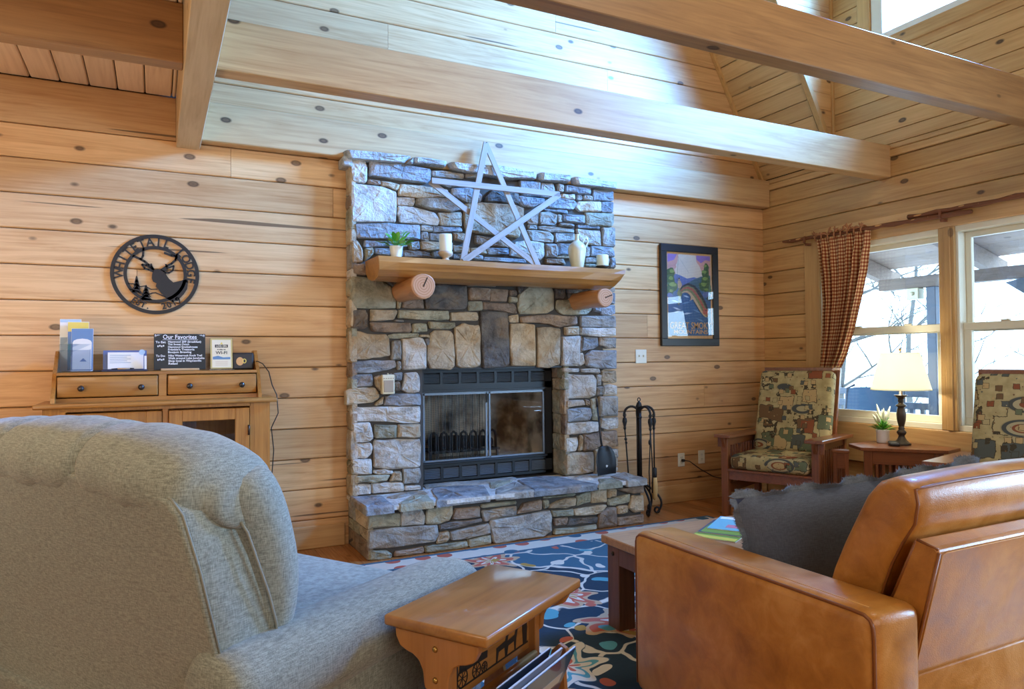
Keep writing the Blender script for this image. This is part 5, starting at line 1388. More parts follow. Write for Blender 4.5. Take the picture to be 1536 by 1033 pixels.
# chalkboard sign
ck = thing('chalkboard_sign', 'small black chalkboard listing Our Favorites in white lettering', 'sign', (0.134, 4.715, SZ))
LB = Matrix.Translation((0, 0, .006)) @ Matrix.Rotation(R(-7), 4, 'X')
B().box((-.141, 0, 0), (.141, .004, .218), bev=.001).xf(LB).obj('board', M['chalkboard'], ck)
q = B()
def chalk(body, size, x, z, align='LEFT', wmax=None):
    t = text_bm(body, size, 0.0005, align, bold=0.0004); xs_ = [v.co.x for v in t.verts]; wd = max(xs_)-min(xs_); s = wmax/wd if wmax else 1
    q.merge(t, 0, False, Matrix.Translation((x, -.0006, z)) @ UPR @ Matrix.Diagonal((s, 1, 1, 1)))
chalk('Our Favorites', .036, 0, .187, 'CENTER', .185); q.box((-.094, -.0008, .180), (.10, -.0001, .182))
for k, s in enumerate(('Haywood 209 (breakfast)', 'The Sweet Onion', 'Haywood Smokehouse', "Frankie's Trattoria", 'Boojum Brewing')): chalk(s, .0165, -.066, .164-.0158*k, wmax=(.182, .117, .162, .145, .128)[k])
for k, s in enumerate(('Hike Waterrock Knob Trail', 'Walk around Lake Junaluska', 'Shop local in Waynesville', 'Relax!')): chalk(s, .0165, -.064, .080-.0162*k, wmax=(.185, .200, .182, .05)[k])
chalk('To Eat:', .018, -.132, .161, wmax=.056); chalk('To Do:', .018, -.130, .078, wmax=.05)
for zz in (.137, .055):
    for k in range(4): q.box((-.122+.010*k, -.0008, zz+.003*(k % 2)), (-.116+.010*k, -.0001, zz+.010+.003*(k % 2)))
for sx in (-1, 1):
    for k in range(5): q.prism([(sx*(.136-.008*k), .212-.004*(k % 2)), (sx*(.130-.008*k), .214), (sx*(.134-.004*k), .196+.003*k)], 1, -.0008, -.0001)
q.xf(LB); q.obj('chalk_lettering', M['chalk'], ck)
B().box((-.105, -.035, 0), (.105, .028, .014), bev=.003).obj('wooden_foot', M['light_oak'], ck)
# wi-fi sign
wf = thing('wifi_sign', 'small cream tabletop sign reading LOG ON and WI-FI', 'sign', (0.366, 4.705, SZ))
LW = Matrix.Translation((0, 0, .004)) @ Matrix.Rotation(R(-9), 4, 'X')
B().box((-.067, 0, 0), (.067, .005, .197), bev=.001).xf(LW).obj('holder', M['acrylic'], wf)
plain('sign_cream', (0.83,0.76,0.58), 0.5); plain('sign_edge', (0.62,0.50,0.20), 0.5)
B().box((-.063, -.0009, .005), (.063, -.0003, .193)).xf(LW).obj('edge_card', M['sign_edge'], wf)
B().box((-.054, -.0014, .012), (.054, -.0008, .184)).xf(LW).obj('card', M['sign_cream'], wf)
B().box((-.070, -.030, 0), (.070, .032, .004), bev=.001).obj('foot', M['acrylic'], wf)
q = B()
q.box((-.037, -.0021, .136), (.037, -.0013, .154), 1)
for body, size, z, w, mi in (('LOG ON', .017, .1395, .060, 2), ('to enjoy our', .010, .121, .05, 1), ('WI-FI', .026, .095, .066, 1)):
    t = text_bm(body, size, .0004, bold=.0005); xs_ = [v.co.x for v in t.verts]; s = w/(max(xs_)-min(xs_))
    q.merge(t, mi, False, Matrix.Translation((0, -.0026 if mi == 2 else -.0018, z)) @ UPR @ Matrix.Diagonal((s, 1, 1, 1)))
q.prism([(-.008, .156), (.008, .156), (.002, .172), (-.003, .164)], 1, -.0020, -.0015, 0)
q.prism([(-.05, .062), (.05, .062), (.05, .076), (.01, .074), (-.02, .084), (-.05, .078)], 1, -.0020, -.0015, 3)
for k in range(3): q.box((-.035, -.0019, .026+.010*k), (.035, -.0014, .0275+.010*k), 4)
q.xf(LW); q.obj('lettering', [M['brochure_yellow'], M['rubber'], M['sign_cream'], M['ink_lblue'], M['ink_tan']], wf)
# black speaker gadget with its cord
sp_ = thing('tabletop_device', 'black rounded tabletop device with orange emblem beside the wifi sign', 'device', (0.490, 4.73, SZ))
b = B().box((-.065, -.015, 0), (.065, .022, .106), bev=.012, seg=3); b.obj('body', M['rubber'], sp_)
B().box((-.053, -.0165, .010), (.053, -.014, .096), bev=.001).obj('screen', M['screen'], sp_)
q = B().prism([(-.018+.022*math.cos(t), .052+.026*math.sin(t)) for t in (2*math.pi*k/18 for k in range(18))], 1, -.0175, -.0162); q.obj('orange_disc', M['ink_orange'], sp_)
b = B(); 
for k in range(16):
    a, c = 2*math.pi*k/16, 2*math.pi*(k+1)/16
    b.prism([(.008+.007*math.cos(a), .054+.010*math.sin(a)), (.008+.012*math.cos(a), .054+.015*math.sin(a)), (.008+.012*math.cos(c), .054+.015*math.sin(c)), (.008+.007*math.cos(c), .054+.010*math.sin(c))], 1, -.0182, -.0176)
b.obj('yellow_ring', M['brochure_yellow'], sp_)
cc = B().tube([(0.556, 4.735, 1.262), (0.574, 4.70, 1.266), (0.600, 4.66, 1.25), (0.628, 4.60, 1.20), (0.640, 4.55, 1.12), (0.660, 4.50, 1.06), (0.668, 4.50, 0.95), (0.632, 4.53, 0.86), (0.650, 4.56, 0.72), (0.640, 4.58, 0.55), (0.66, 4.6, 0.40), (0.70, 4.62, 0.02)], 0.0032, 6).obj('charging_cord', M['rubber'])
tag(cc, 'thin black cord hanging down the right side of the cabinet', 'cord')

# ================================================================ rug
rg = thing('area_rug', 'large floral wool rug in blue, cream and coral before the hearth', 'rug', (2.41, 3.126, 0.0005))
B().box((-1.49, -1.22, 0), (1.49, 1.22, 0.011), bev=0.004, seg=2).obj('pile', M['rug'], rg)

# ================================================================ coffee table with magazines
RUGZ = 0.0118
ct = thing('coffee_table', 'dark wood coffee table with a square post leg, behind the sofa arm', 'table', (2.49, 2.54, RUGZ))
B().box((-.61, -.29, .385), (.61, .285, .422), bev=.004).obj('top', M['walnut_glare'], ct)
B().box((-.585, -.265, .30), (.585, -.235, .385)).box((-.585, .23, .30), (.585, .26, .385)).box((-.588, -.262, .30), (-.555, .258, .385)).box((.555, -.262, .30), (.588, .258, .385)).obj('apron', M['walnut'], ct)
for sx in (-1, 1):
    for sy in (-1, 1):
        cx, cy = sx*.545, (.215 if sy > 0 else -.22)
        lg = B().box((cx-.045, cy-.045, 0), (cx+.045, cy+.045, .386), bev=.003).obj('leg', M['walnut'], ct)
        B().cyl((cx+sx*.044, cy, .345), (cx+sx*.052, cy, .345), .011, .008, 12).obj('bolt', M['dark_bronze'], lg)
MGZ = RUGZ + .4225
def magazine(label, x, y, rot, z, cover, bits):
    o = thing('magazine', label, 'magazine', (x, y, z), R(rot), 'magazines on the coffee table')
    B().box((-.105, -.14, 0), (.105, .14, .004), bev=.0008).obj('pages', M['paper'], o)
    B().box((-.1052, -.1402, .0040), (.1052, .1402, .0046)).obj('cover', M[cover], o)
    for k, (a, c, d, e, m) in enumerate(bits): B().box((a, c, .0046), (d, e, .0050+.0001*k)).obj('cover_print', M[m], o)
plain('mag_green', (0.20,0.38,0.08), 0.3); plain('mag_yellow', (0.72,0.66,0.12), 0.3); plain('mag_cyan', (0.16,0.52,0.66), 0.3); plain('mag_pink', (0.66,0.24,0.36), 0.3); plain('mag_navy', (0.05,0.09,0.16), 0.3)
magazine('green and yellow magazine, lowest of the pile by the pillow', 2.39, 2.56, -62, MGZ, 'mag_green', [(-.10, .09, .10, .135, 'mag_yellow'), (-.09, -.06, .02, .06, 'mag_pink'), (-.10, -.135, .10, -.09, 'mag_yellow')])
magazine('dark green magazine in the middle of the pile by the pillow', 2.46, 2.60, -58, MGZ+.0052, 'mag_navy', [(-.095, -.13, .095, .06, 'mag_green'), (-.09, .08, .09, .13, 'mag_cyan')])
magazine('bright cyan magazine on top of the pile by the pillow', 2.53, 2.62, -56, MGZ+.0106, 'mag_cyan', [(-.095, .085, .095, .13, 'paper'), (-.03, -.09, .06, -.03, 'mag_pink')])

# ================================================================ leather sofa
sf = thing('leather_sofa', 'caramel leather sofa seen from behind its left arm', 'sofa', (2.65, 1.65, 0))
def cushion_box(a, b_, r=0.05, seg=4): return B().box(a, b_, bev=r, seg=seg)
for s, x0, x1 in ((0, 1.57, 1.758), (1, 3.542, 3.73)):
    arm = cushion_box((x0, 1.165, 0.055), (x1, 2.150, 0.632), 0.034, 4).obj('arm', M['leather'], sf, True)
    xo = x0 if s == 0 else x1; e = -0.0005 if s == 0 else 0.0005; d = 1 if s == 0 else -1
    o = xo + e
    path = []
    for (y, z) in ((1.1745, .08), (1.1745, .57), (1.1765, .596), (1.184, .612), (1.20, .6205), (1.23, .6225), (1.60, .6225), (2.09, .6225), (2.118, .620), (2.133, .610), (2.139, .594), (2.1405, .56), (2.1405, .08)): path.append((xo+d*.0095, y, z))
    B().tube(path, 0.0052, 6).obj('piping', M['piping'], arm).location = -Vector(sf.location)
    B().tube([(xo+d*.040, y, .6325) for y in (1.21, 1.5, 1.8, 2.10)], 0.0014, 4).obj('stitching', M['stitch'], arm).location = -Vector(sf.location)
B().box((1.757, 1.22, 0.10), (3.543, 2.105, 0.33), bev=.015, seg=2).obj('base', M['leather'], sf, True)
for x0, x1 in ((1.762, 2.645), (2.655, 3.538)):
    cushion_box((x0, 1.40, 0.331), (x1, 2.14, 0.475), 0.04, 4).obj('seat_cushion', M['leather'], sf, True)
# back cushions: leaning, rounded over the top
def loft_x(prof, x0, x1, name, endr=0.035, crown=0.012, nx=12):
    n = len(prof); cy = sum(p[0] for p in prof)/n; cz = sum(p[1] for p in prof)/n; rs = []
    us = [0, .004, .012, .03, .07] + [.07+.86*k/nx for k in range(1, nx)] + [.93, .97, .988, .996, 1]
    for u in us:
        e = min(u, 1-u)*(x1-x0); f = 1.0 if e > endr else math.sqrt(max(0, 1-(1-e/endr)**2))
        g = 0.0 if e > endr else 1-f
        c = crown*math.sin(math.pi*u)
        rr = []
        for (y, z) in prof:
            d = Vector((y-cy, z-cz)); L = d.length; d2 = d.normalized()*(L - endr*g*0.9 + c)
            rr.append((x0+(x1-x0)*u, cy+d2.x, cz+d2.y))
        rs.append(rr)
    return B().rings(rs).obj(name, M['leather'], sf, True)
bp = [(1.487, .478), (1.475, .56), (1.452, .64), (1.415, .73), (1.370, .82), (1.332, .885), (1.300, .920), (1.262, .936), (1.222, .934), (1.192, .918), (1.180, .885), (1.188, .83), (1.222, .77), (1.255, .70), (1.285, .63), (1.310, .55), (1.325, .478)]
for x0, x1 in ((1.768, 2.650), (2.655, 3.536)):
    c = loft_x(bp, x0, x1, 'back_cushion')
    cy_, cz_ = sum(p[0] for p in bp)/len(bp), sum(p[1] for p in bp)/len(bp)
    def edge_pt(k, inset, x):
        d = Vector((bp[k][0]-cy_, bp[k][1]-cz_)); d = d.normalized()*(d.length - inset); return (x, cy_+d.x, cz_+d.y)
    B().tube([edge_pt(k, .0090, x0+.010) for k in (16, 15, 14, 13, 12, 11, 10)] + [edge_pt(9, .006, x0+.014), edge_pt(9, .001, x0+.04)] + [edge_pt(9, -.012*math.sin(math.pi*u), x0+(x1-x0)*u) for u in (.12, .25, .5, .75, .88)] + [edge_pt(9, .006, x1-.014)], 0.0042, 6).obj('seam_welt', M['piping'], c).location = -Vector(sf.location)
b = B().prism([(1.290, .40), (1.262, .60), (1.186, .786), (1.178, .792), (1.130, .780), (1.122, .770), (1.206, .432), (1.22, .40)], 0, 1.760, 3.540, bev=0.006, seg=2, smooth=False)
bf = b.obj('back_frame', M['leather'], sf, True)
B().tube([(1.762, 1.262, .60), (1.762, 1.184, .784)], .004, 6).tube([(1.762, 1.206, .434), (1.762, 1.122, .768)], .004, 6).tube([(1.762, 1.18, .790), (1.764, 1.126, .776)], .004, 6).obj('piping', M['piping'], bf).location = -Vector(sf.location)
B().tube([(1.775, 1.2035, .436), (1.775, 1.1215, .762), (1.79, 1.120, .7665), (3.5, 1.120, .7665)], .0018, 4).obj('stitching', M['stitch'], bf).location = -Vector(sf.location)
B().box((1.759, 1.200, 0.055), (3.541, 1.235, 0.430), bev=.006, seg=2).obj('lower_back_panel', M['leather'], sf, True)
for x in (1.65, 3.65):
    for y in (1.23, 2.08): B().cyl((x, y, 0.0), (x, y, 0.058), .018, .026, 12).obj('foot', M['walnut'], sf, True)
# grey pillow with a ragged ruffle edge
pil = thing('throw_pillow', 'slate grey throw pillow with frayed ruffle edge on the leather sofa', 'pillow', (2.165, 1.640, 0.482), R(-32))
pil.rotation_euler = (R(11), R(-9.0), R(-31))
def pillow_pt(u, v, s, w=.395, h=.190):
    bul = (1-abs(u)**2.6)*(1-abs(v)**2.6); pin = 1-0.07*(abs(u)**2)*(abs(v)**2)*2 + 0
    ex = 1 - 0.055*(1-u*u) * (abs(v)**3); ez = 1 - 0.06*(1-v*v)*(abs(u)**3)
    return Vector((u*w*ez, s*0.075*bul**0.62 + 0.004*math.sin(9*u+3*v)*bul, .190 + v*h*ex))
for s in (-1, 1):
    rs = [[pillow_pt(-1+2*i/22, -1+2*j/16, s) for i in range(23)] for j in range(17)]
    B().rings(rs, close=False, caps=False).obj('front_cover' if s < 0 else 'back_cover', M['slate_cloth'], pil)
edge = []
for i in range(60):
    edge.append((-1+2*i/60, 1))
per = [(-1+2*i/90, 1) for i in range(91)] + [(1, 1-2*i/50) for i in range(1, 51)] + [(1-2*i/90, -1) for i in range(1, 91)] + [(-1, -1+2*i/50) for i in range(1, 50)]
rs = []
rr = random.Random(5)
for k, (u, v) in enumerate(per + per[:1]):
    p = pillow_pt(u, v, 0); c = Vector((0, 0, .190)); o = Vector((p.x-c.x, 0, p.z-c.z)); 
    o = Vector((0, 0, 1 if v == 1 else -1)) if abs(v) == 1 and abs(u) < 1 else (Vector((1 if u > 0 else -1, 0, 0)) if abs(u) == 1 and abs(v) < 1 else o.normalized())
    wv = 0.016*math.sin(k*0.31)+0.006*math.sin(k*0.9+1); L = 0.018+0.003*math.sin(k*.45)+rr.uniform(-.002, .002)
    rs.append([p - o*0.004, p + o*L*0.5 + Vector((0, wv*.6, 0)), p + o*L + Vector((0, wv*1.2, 0))])
rf = B().rings(rs, close=False, caps=False).obj('ruffle', M['fringe_cloth'], pil)
fr = B()
for k in range(len(rs)-1):
    for j in range(7):
        t = j/7; p = rs[k][2].lerp(rs[k+1][2], t); d = (rs[k][2]-rs[k][0]).normalized()
        q = p + d*rr.uniform(.003, .008) + Vector((rr.uniform(-.005,.005), rr.uniform(-.008,.008), rr.uniform(-.004,.004)))
        s_ = (rs[k+1][2]-rs[k][2]).normalized()*0.0011
        fr.add([p-s_, p+s_, q], [(0,1,2)])
f = fr.obj('frayed_threads', M['fringe_cloth'], rf); f['kind'] = 'stuff'

# ================================================================ recliner (local x = forward, y = to its left)
A_ = R(32.5); U = Vector((math.cos(A_), math.sin(A_), 0)); V = Vector((math.sin(A_), -math.cos(A_), 0))
rc = thing('recliner', 'grey-beige upholstered recliner seen from behind at lower left', 'armchair', U*1.5 + V*-2.06, A_)
FB = M['recliner_fabric']
B().box((-.40, -.66, .04), (.50, .66, .30), bev=.02, seg=2).obj('base', FB, rc)
B().box((-.30, -.525, .28), (.60, .525, .485), bev=.07, seg=5).obj('seat_cushion', FB, rc)
B().box((.46, -.52, .05), (.58, .52, .38), bev=.04, seg=4).obj('footrest', FB, rc)
def arm(s):
    rs = []; n = 24
    for x, k, dz in ((-.47, .55, -.01), (-.465, .80, -.01), (-.445, .94, 0), (-.40, 1, 0), (-.15, 1.0, .003), (.1, 1.0, .004), (.32, 1.02, .002), (.44, 1.03, -.006), (.505, 1.0, -.02), (.545, .90, -.040), (.562, .72, -.055), (.568, .45, -.065)):
        r = []
        for j in range(n):
            t = 2*math.pi*j/n; c, q = math.cos(t), math.sin(t)
            yy = .110*k*math.copysign(abs(c)**.85, c); zz = .105*k*math.copysign(abs(q)**.85, q)
            r.append((x, s*(.630+yy), .500+dz+zz))
        rs.append(r)
    a = B().rings(rs).obj('arm_pad', FB, rc)
    rs = []
    for x, w in ((-.44, .94), (-.42, 1), (.50, 1), (.535, .94)):
        rs.append([(x, s*(.630+yy*w), zz) for yy, zz in ((-.085, .035), (.075, .035), (.086, .06), (.083, .30), (.078, .46), (-.07, .46), (-.085, .30))])
    B().rings(rs, smooth=False).obj('side_panel', FB, rc)
    B().tube([(.552, s*(.630+.098*math.cos(t)), .458+.085*math.sin(t)) for t in [R(d) for d in range(-40, 221, 20)]], .004, 6).obj('front_welt', M['piping_grey'], a)
arm(-1); arm(1)
# back: flat rear panel, side gussets, rolled top in tufts, wings, front cushion
def zl(z): return -.530 + (0.973-z)*0.22           # lean of the rear panel
HW = .635
top = [(-HW-.004, .56), (-HW+.010, .80), (-HW+.030, .925), (-HW+.060, .958), (-HW+.13, .972), (-.22, .988), (0, .992), (.22, .988), (HW-.13, .972), (HW-.060, .958), (HW-.030, .925), (HW-.010, .80), (HW+.004, .56), (HW-.01, .12), (-HW+.01, .12)]
def shell_ring(off, k, lean=0.0):
    return [(zl(z)+off+lean*max(0, min(1, (.95-z)/.35)), y*k, z if z < .2 else .2+(z-.2)*(1-(1-k)*.5)) for y, z in top]
B().rings([shell_ring(.004, .970), shell_ring(0, .985), shell_ring(.004, .996), shell_ring(.014, 1.0)], smooth=True).obj('rear_panel', FB, rc)
B().rings([shell_ring(.013, .992), shell_ring(.02, .998), shell_ring(.07, .998, .02), shell_ring(.125, .990, .05), shell_ring(.16, .95, .06)], smooth=True).obj('side_gusset', FB, rc)
pts = [Vector((zl(z)+.012, y, z)) for y, z in top]
B().tube(pts[:13], .0035, 6).obj('panel_welt', M['piping_grey'], rc)
TUFT = (-.19, .23, -.615)
rs = []; ny = 84
for i in range(ny+1):
    y = -.66 + 1.32*i/ny; a = abs(y)/.66
    zc = 1.006 - 0.070*a**3
    e = math.sqrt(max(0.0, 1-((a-.80)/.20)**2)) if a > .80 else 1.0
    pin = 1.6*sum(math.exp(-((y-t)/.011)**2) for t in TUFT); puff = 0.03*math.cos((y+.19)/.42*math.pi*2 + math.pi)
    ring = []
    for j in range(28):
        t = 2*math.pi*j/28; c, q = math.cos(t), math.sin(t)
        back = max(0, -c)
        k = (1 - 0.13*pin*(.35+.65*back) + puff)*e
        wr = (0.002*math.sin(y*88+q*3)*max(0, -q+.2)*back + 0.0022*math.sin(y*41+2*q))*e
        ring.append((-.395 + .030*a**3 + (.150*k+wr)*c + .03*(1-e), y*(.955+.045*e), zc + (.110*k+wr)*q - .03*(1-e)))
    rs.append(ring)
B().rings(rs).obj('rolled_top', FB, rc)
for s in (-1, 1):
    rs = []
    WP = [(-.345, 1.005, .60), (-.335, .985, .88), (-.322, .955, 1.0), (-.300, .90, 1.04), (-.278, .84, 1.04), (-.262, .78, 1.03), (-.250, .72, 1.0), (-.245, .66, .96), (-.248, .60, .88), (-.255, .555, .70)]
    for k, (x, z, e) in enumerate(WP):
        rs.append([(x + .082*e*math.cos(t) + .002*math.sin(k*2+3*t), s*(.565 + .092*e*math.sin(t)), z + .025*e*math.cos(t)) for t in (2*math.pi*j/20 for j in range(20))])
    B().rings(rs).obj('wing', FB, rc, sub=1)
    B().tube([(-.372, s*.628, .885), (-.362, s*.640, .86), (-.335, s*.645, .78), (-.305, s*.646, .70), (-.280, s*.644, .62), (-.272, s*.64, .57)], .004, 6).obj('wing_welt', M['piping_grey'], rc)
rs = []
for k in range(16):
    u = k/15; z = .46+.53*u; e = math.sqrt(max(0, 1-max(0, (u-.8)/.2)**2)); w = .50*(1-.06*u)*(.6+.4*e); d = .10+.035*math.sin(u*math.pi*2.2+.6)+.03*(1-u)
    rs.append([(-.35 + (.13+d*e)*0.5*(1+math.cos(t)), w*math.copysign(abs(math.sin(t))**.7, math.sin(t)), z) for t in (2*math.pi*j/20 for j in range(20))])
B().rings(rs).obj('back_cushion', FB, rc)

# ================================================================ pine end table with a magazine trough
et = thing('end_table', 'small pine end table with magazine trough between recliner and sofa', 'side table', U*1.752 + V*-1.130, A_)
EZ = .580
def ogee_top():
    b = B().box((-.272, -.167, EZ-.030), (.272, .167, EZ), bev=.008, seg=3); return b.obj('top', M['pine_table'], et)
ogee_top()
br = [(-.135, EZ-.031), (.135, EZ-.031), (.132, EZ-.055), (.118, EZ-.078), (.095, EZ-.088), (.075, EZ-.092), (.055, EZ-.105), (.042, EZ-.130), (.038, EZ-.165), (.034, EZ-.175), (-.034, EZ-.175), (-.038, EZ-.165), (-.042, EZ-.130), (-.055, EZ-.105), (-.075, EZ-.092), (-.095, EZ-.088), (-.118, EZ-.078), (-.132, EZ-.055)]
for s in (-1, 1):
    x0 = -.262 if s < 0 else .240
    bk = B().prism(br, 0, x0, x0+.022, bev=.003).obj('bracket', M['pine_table_z'], et)
    for z in (EZ-.065, EZ-.145): B().lathe([(.001, .006), (.005, .005), (.0085, 0), (.001, -.001)], n=12).xf(Matrix.Translation((x0 if s < 0 else x0+.022, 0, z)) @ Matrix.Rotation(R(-90 if s < 0 else 90), 4, 'Y')).obj('bolt_head', M['brass'], bk)
    x1 = -.240 if s < 0 else .212
    B().box((x1, -.034, .03), (x1+.028, .034, EZ-.031), bev=.002).obj('upright', M['pine_table_z'], et)
    ft = [(-.15, 0), (.15, 0), (.152, .016), (.11, .03), (.06, .04), (.04, .06), (-.04, .06), (-.06, .04), (-.11, .03), (-.152, .016)]
    B().prism(ft, 0, x1, x1+.028, bev=.002).obj('foot', M['pine_table_z'], et)
    sd = [(-.15, .20), (-.142, .33), (-.155, .36), (-.150, .385), (-.125, .395), (-.10, .37), (-.06, .22), (-.03, .12), (.03, .12), (.06, .22), (.10, .37), (.125, .395), (.150, .385), (.155, .36), (.142, .33), (.15, .20), (.09, .09), (-.09, .09)]
    x2 = -.212 if s < 0 else .194
    if s > 0: B().prism(sd, 0, x2, x2+.018, bev=.002).obj('trough_end', M['pine_table_z'], et)
pan = B().box((-.212, -.010, EZ-.225), (.212, .010, EZ-.031)).obj('stencilled_panel', M['pine_table'], et)
# stencil: wagon drawn by a horse with trees
q = B()
def sten(pts): q.prism(pts, 1, -.0112, -.0101)
zb_ = EZ-.205
q.box((-.205, -.0112, zb_), (.205, -.0101, zb_+.005))
for cx, r in ((-.155, .026), (-.085, .022), (-.045, .016)):
    for k in range(16):
        a, c = 2*math.pi*k/16, 2*math.pi*(k+1)/16
        q.prism([(cx+(r-.004)*math.cos(a), zb_+r+(r-.004)*math.sin(a)), (cx+r*math.cos(a), zb_+r+r*math.sin(a)), (cx+r*math.cos(c), zb_+r+r*math.sin(c)), (cx+(r-.004)*math.cos(c), zb_+r+(r-.004)*math.sin(c))], 1, -.0112, -.0101)
    for k in range(4):
        a = math.pi*k/4; d = Vector((math.cos(a), math.sin(a)))*r; s_ = Vector((-d.y, d.x)).normalized()*.0012; c = Vector((cx, zb_+r)); sten([tuple(c-d-s_), tuple(c+d-s_), tuple(c+d+s_), tuple(c-d+s_)])
sten([(-.17, zb_+.042), (-.03, zb_+.038), (-.028, zb_+.058), (-.09, zb_+.062), (-.10, zb_+.085), (-.165, zb_+.085)])
for x0 in (.02, .075):
    sten([(x0, zb_+.045), (x0+.05, zb_+.05), (x0+.062, zb_+.082), (x0+.075, zb_+.075), (x0+.070, zb_+.066), (x0+.060, zb_+.040), (x0+.055, zb_+.004), (x0+.048, zb_+.004), (x0+.045, zb_+.032), (x0+.012, zb_+.030), (x0+.004, zb_+.004), (x0-.003, zb_+.004)])
for x0 in (-.2, .175): sten([(x0, zb_+.005), (x0+.022, zb_+.005), (x0+.026, zb_+.05), (x0+.018, zb_+.1), (x0-.002, zb_+.09), (x0-.004, zb_+.05)])
q.obj('stencil', M['rubber'], pan)
B().cyl((-.212, -.032, EZ-.238), (.212, -.032, EZ-.238), .011, n=10).obj('rail', M['pine_table'], et)
B().cyl((-.212, .032, EZ-.238), (.212, .032, EZ-.238), .011, n=10).obj('rail', M['pine_table'], et)
b = B().add([(-.21, -.15, .36), (.21, -.15, .36), (.21, -.03, .115), (-.21, -.03, .115), (-.21, -.158, .358), (.21, -.158, .358), (.21, -.038, .107), (-.21, -.038, .107)], [(0,1,2,3),(7,6,5,4),(0,4,5,1),(2,6,7,3),(1,5,6,2),(0,3,7,4)]); b.obj('trough_side', M['pine_table'], et)
plain('mag_gloss_blue', (0.05,0.12,0.30), 0.12, coat=0.6); plain('mag_gloss_pale', (0.60,0.66,0.74), 0.15, coat=0.5)
for k, (lab, m_, y, t, h) in enumerate((('glossy dark blue magazine standing in the end table trough', 'mag_gloss_blue', -.150, 24, .31), ('pale glossy magazine behind the blue one in the trough', 'mag_gloss_pale', -.118, 21, .295), ('dark magazine furthest back in the end table trough', 'mag_navy', -.090, 18, .285))):
    o = thing('magazine', lab, 'magazine', U*1.752 + V*(-1.130+.028+.018*(2-k)) + Vector((0, 0, .128)), A_); o.rotation_euler = (R(t), 0, A_)
    B().box((-.19+.02*k, -.005, 0), (.17-.01*k, .0, h), bev=.001).obj('pages', M['paper'], o)
    B().box((-.1905+.02*k, -.0068, -.0005), (.1705-.01*k, -.0051, h+.0005)).obj('cover', M[m_], o)
    if k == 0: B().box((-.06, -.0074, .02), (.02, -.0069, .22)).box((-.17, -.0074, .20), (.14, -.0069, .235)).obj('cover_print', M['mag_gloss_pale'], o)

# ================================================================ mission armchairs by the window
def morris(label, loc, rot):
    t = thing('mission_armchair', label, 'armchair', loc, R(rot), 'mission armchairs by the windows')
    W2 = .35
    for s in (-1, 1):
        y = s*W2
        B().box((.30, y-.028, 0), (.356, y+.028, .618), bev=.003).obj('front_leg', M['mission'], t)
        B().box((-.36, y-.025, 0), (-.31, y+.025, .615), bev=.003).obj('rear_leg', M['mission'], t)
        B().prism([(.40, .618), (.40, .645), (-.40, .625), (-.40, .598)], 1, y-.065, y+.065, bev=.004).obj('arm_board', M['mission_x'], t)
        B().prism([(.302, .55), (.302, .612), (-.31, .597), (-.31, .545)], 1, y-.011, y+.011).obj('upper_rail', M['mission_x'], t)
        B().box((-.31, y-.011, .17), (.30, y+.011, .245)).obj('lower_rail', M['mission_x'], t)
        sl = B().box((-.011, -.006, .245), (.011, .006, .56)).obj('slat', M['mission'], t); sl.location = (-.262, y, 0)
        for k in range(1, 11):
            c = sl.copy(); COL.objects.link(c); c.parent = t; c.location = (-.262+k*.0525, y, 0)
        B().prism([(.356, .618), (.40, .618), (.385, .585), (.36, .54), (.356, .50)], 1, y-.012, y+.012).obj('corbel', M['mission'], t)
        B().prism([(.31, .618), (.34, .618), (.34, .54), (.328, .58)][::-1], 1, y+s*.028, y+s*.060).obj('corbel', M['mission'], t)
        # reclining back post
        B().prism([(-.235, .33), (-.195, .33), (-.440, 1.145), (-.480, 1.145)], 1, s*.300-.014, s*.300+.014, bev=.003).obj('back_post', M['mission'], t)
    B().box((.315, -W2, .285), (.340, W2, .365), bev=.003).obj('front_rail', M['mission_x'], t)
    B().box((.29, -W2+.02, .352), (.358, W2-.02, .372), bev=.003).obj('front_lip', M['mission_x'], t)
    B().box((-.35, -W2, .24), (-.325, W2, .32), bev=.003).obj('rear_rail', M['mission_x'], t)
    for k in range(4):
        z = .50+.16*k; x = -.215-(z-.33)*.30
        B().box((x-.012, -.287, z), (x+.004, .287, z+.05), bev=.002).obj('back_slat', M['mission_x'], t)
    B().box((-.473, -.315, 1.115), (-.440, .315, 1.165), bev=.003).obj('crest_rail', M['mission_x'], t)
    b = B().box((-.20, -.305, .372), (.372, .305, .492), bev=.045, seg=5); b.obj('seat_cushion', M['lodge_print'], t)
    b = B().box((-.055, -.305, 0), (.055, .305, .70), bev=.045, seg=5)
    o = b.obj('back_cushion', M['lodge_print'], t); o.location = (-.150, 0, .465); o.rotation_euler = (0, R(-17), 0)
    return t
morris('mission armchair with lodge print cushions in the corner, left of the side table', (4.525, 4.135, 0), 203)
morris('mission armchair with lodge print cushions at the right edge, before the window', (4.50, 2.36, 0), 197)

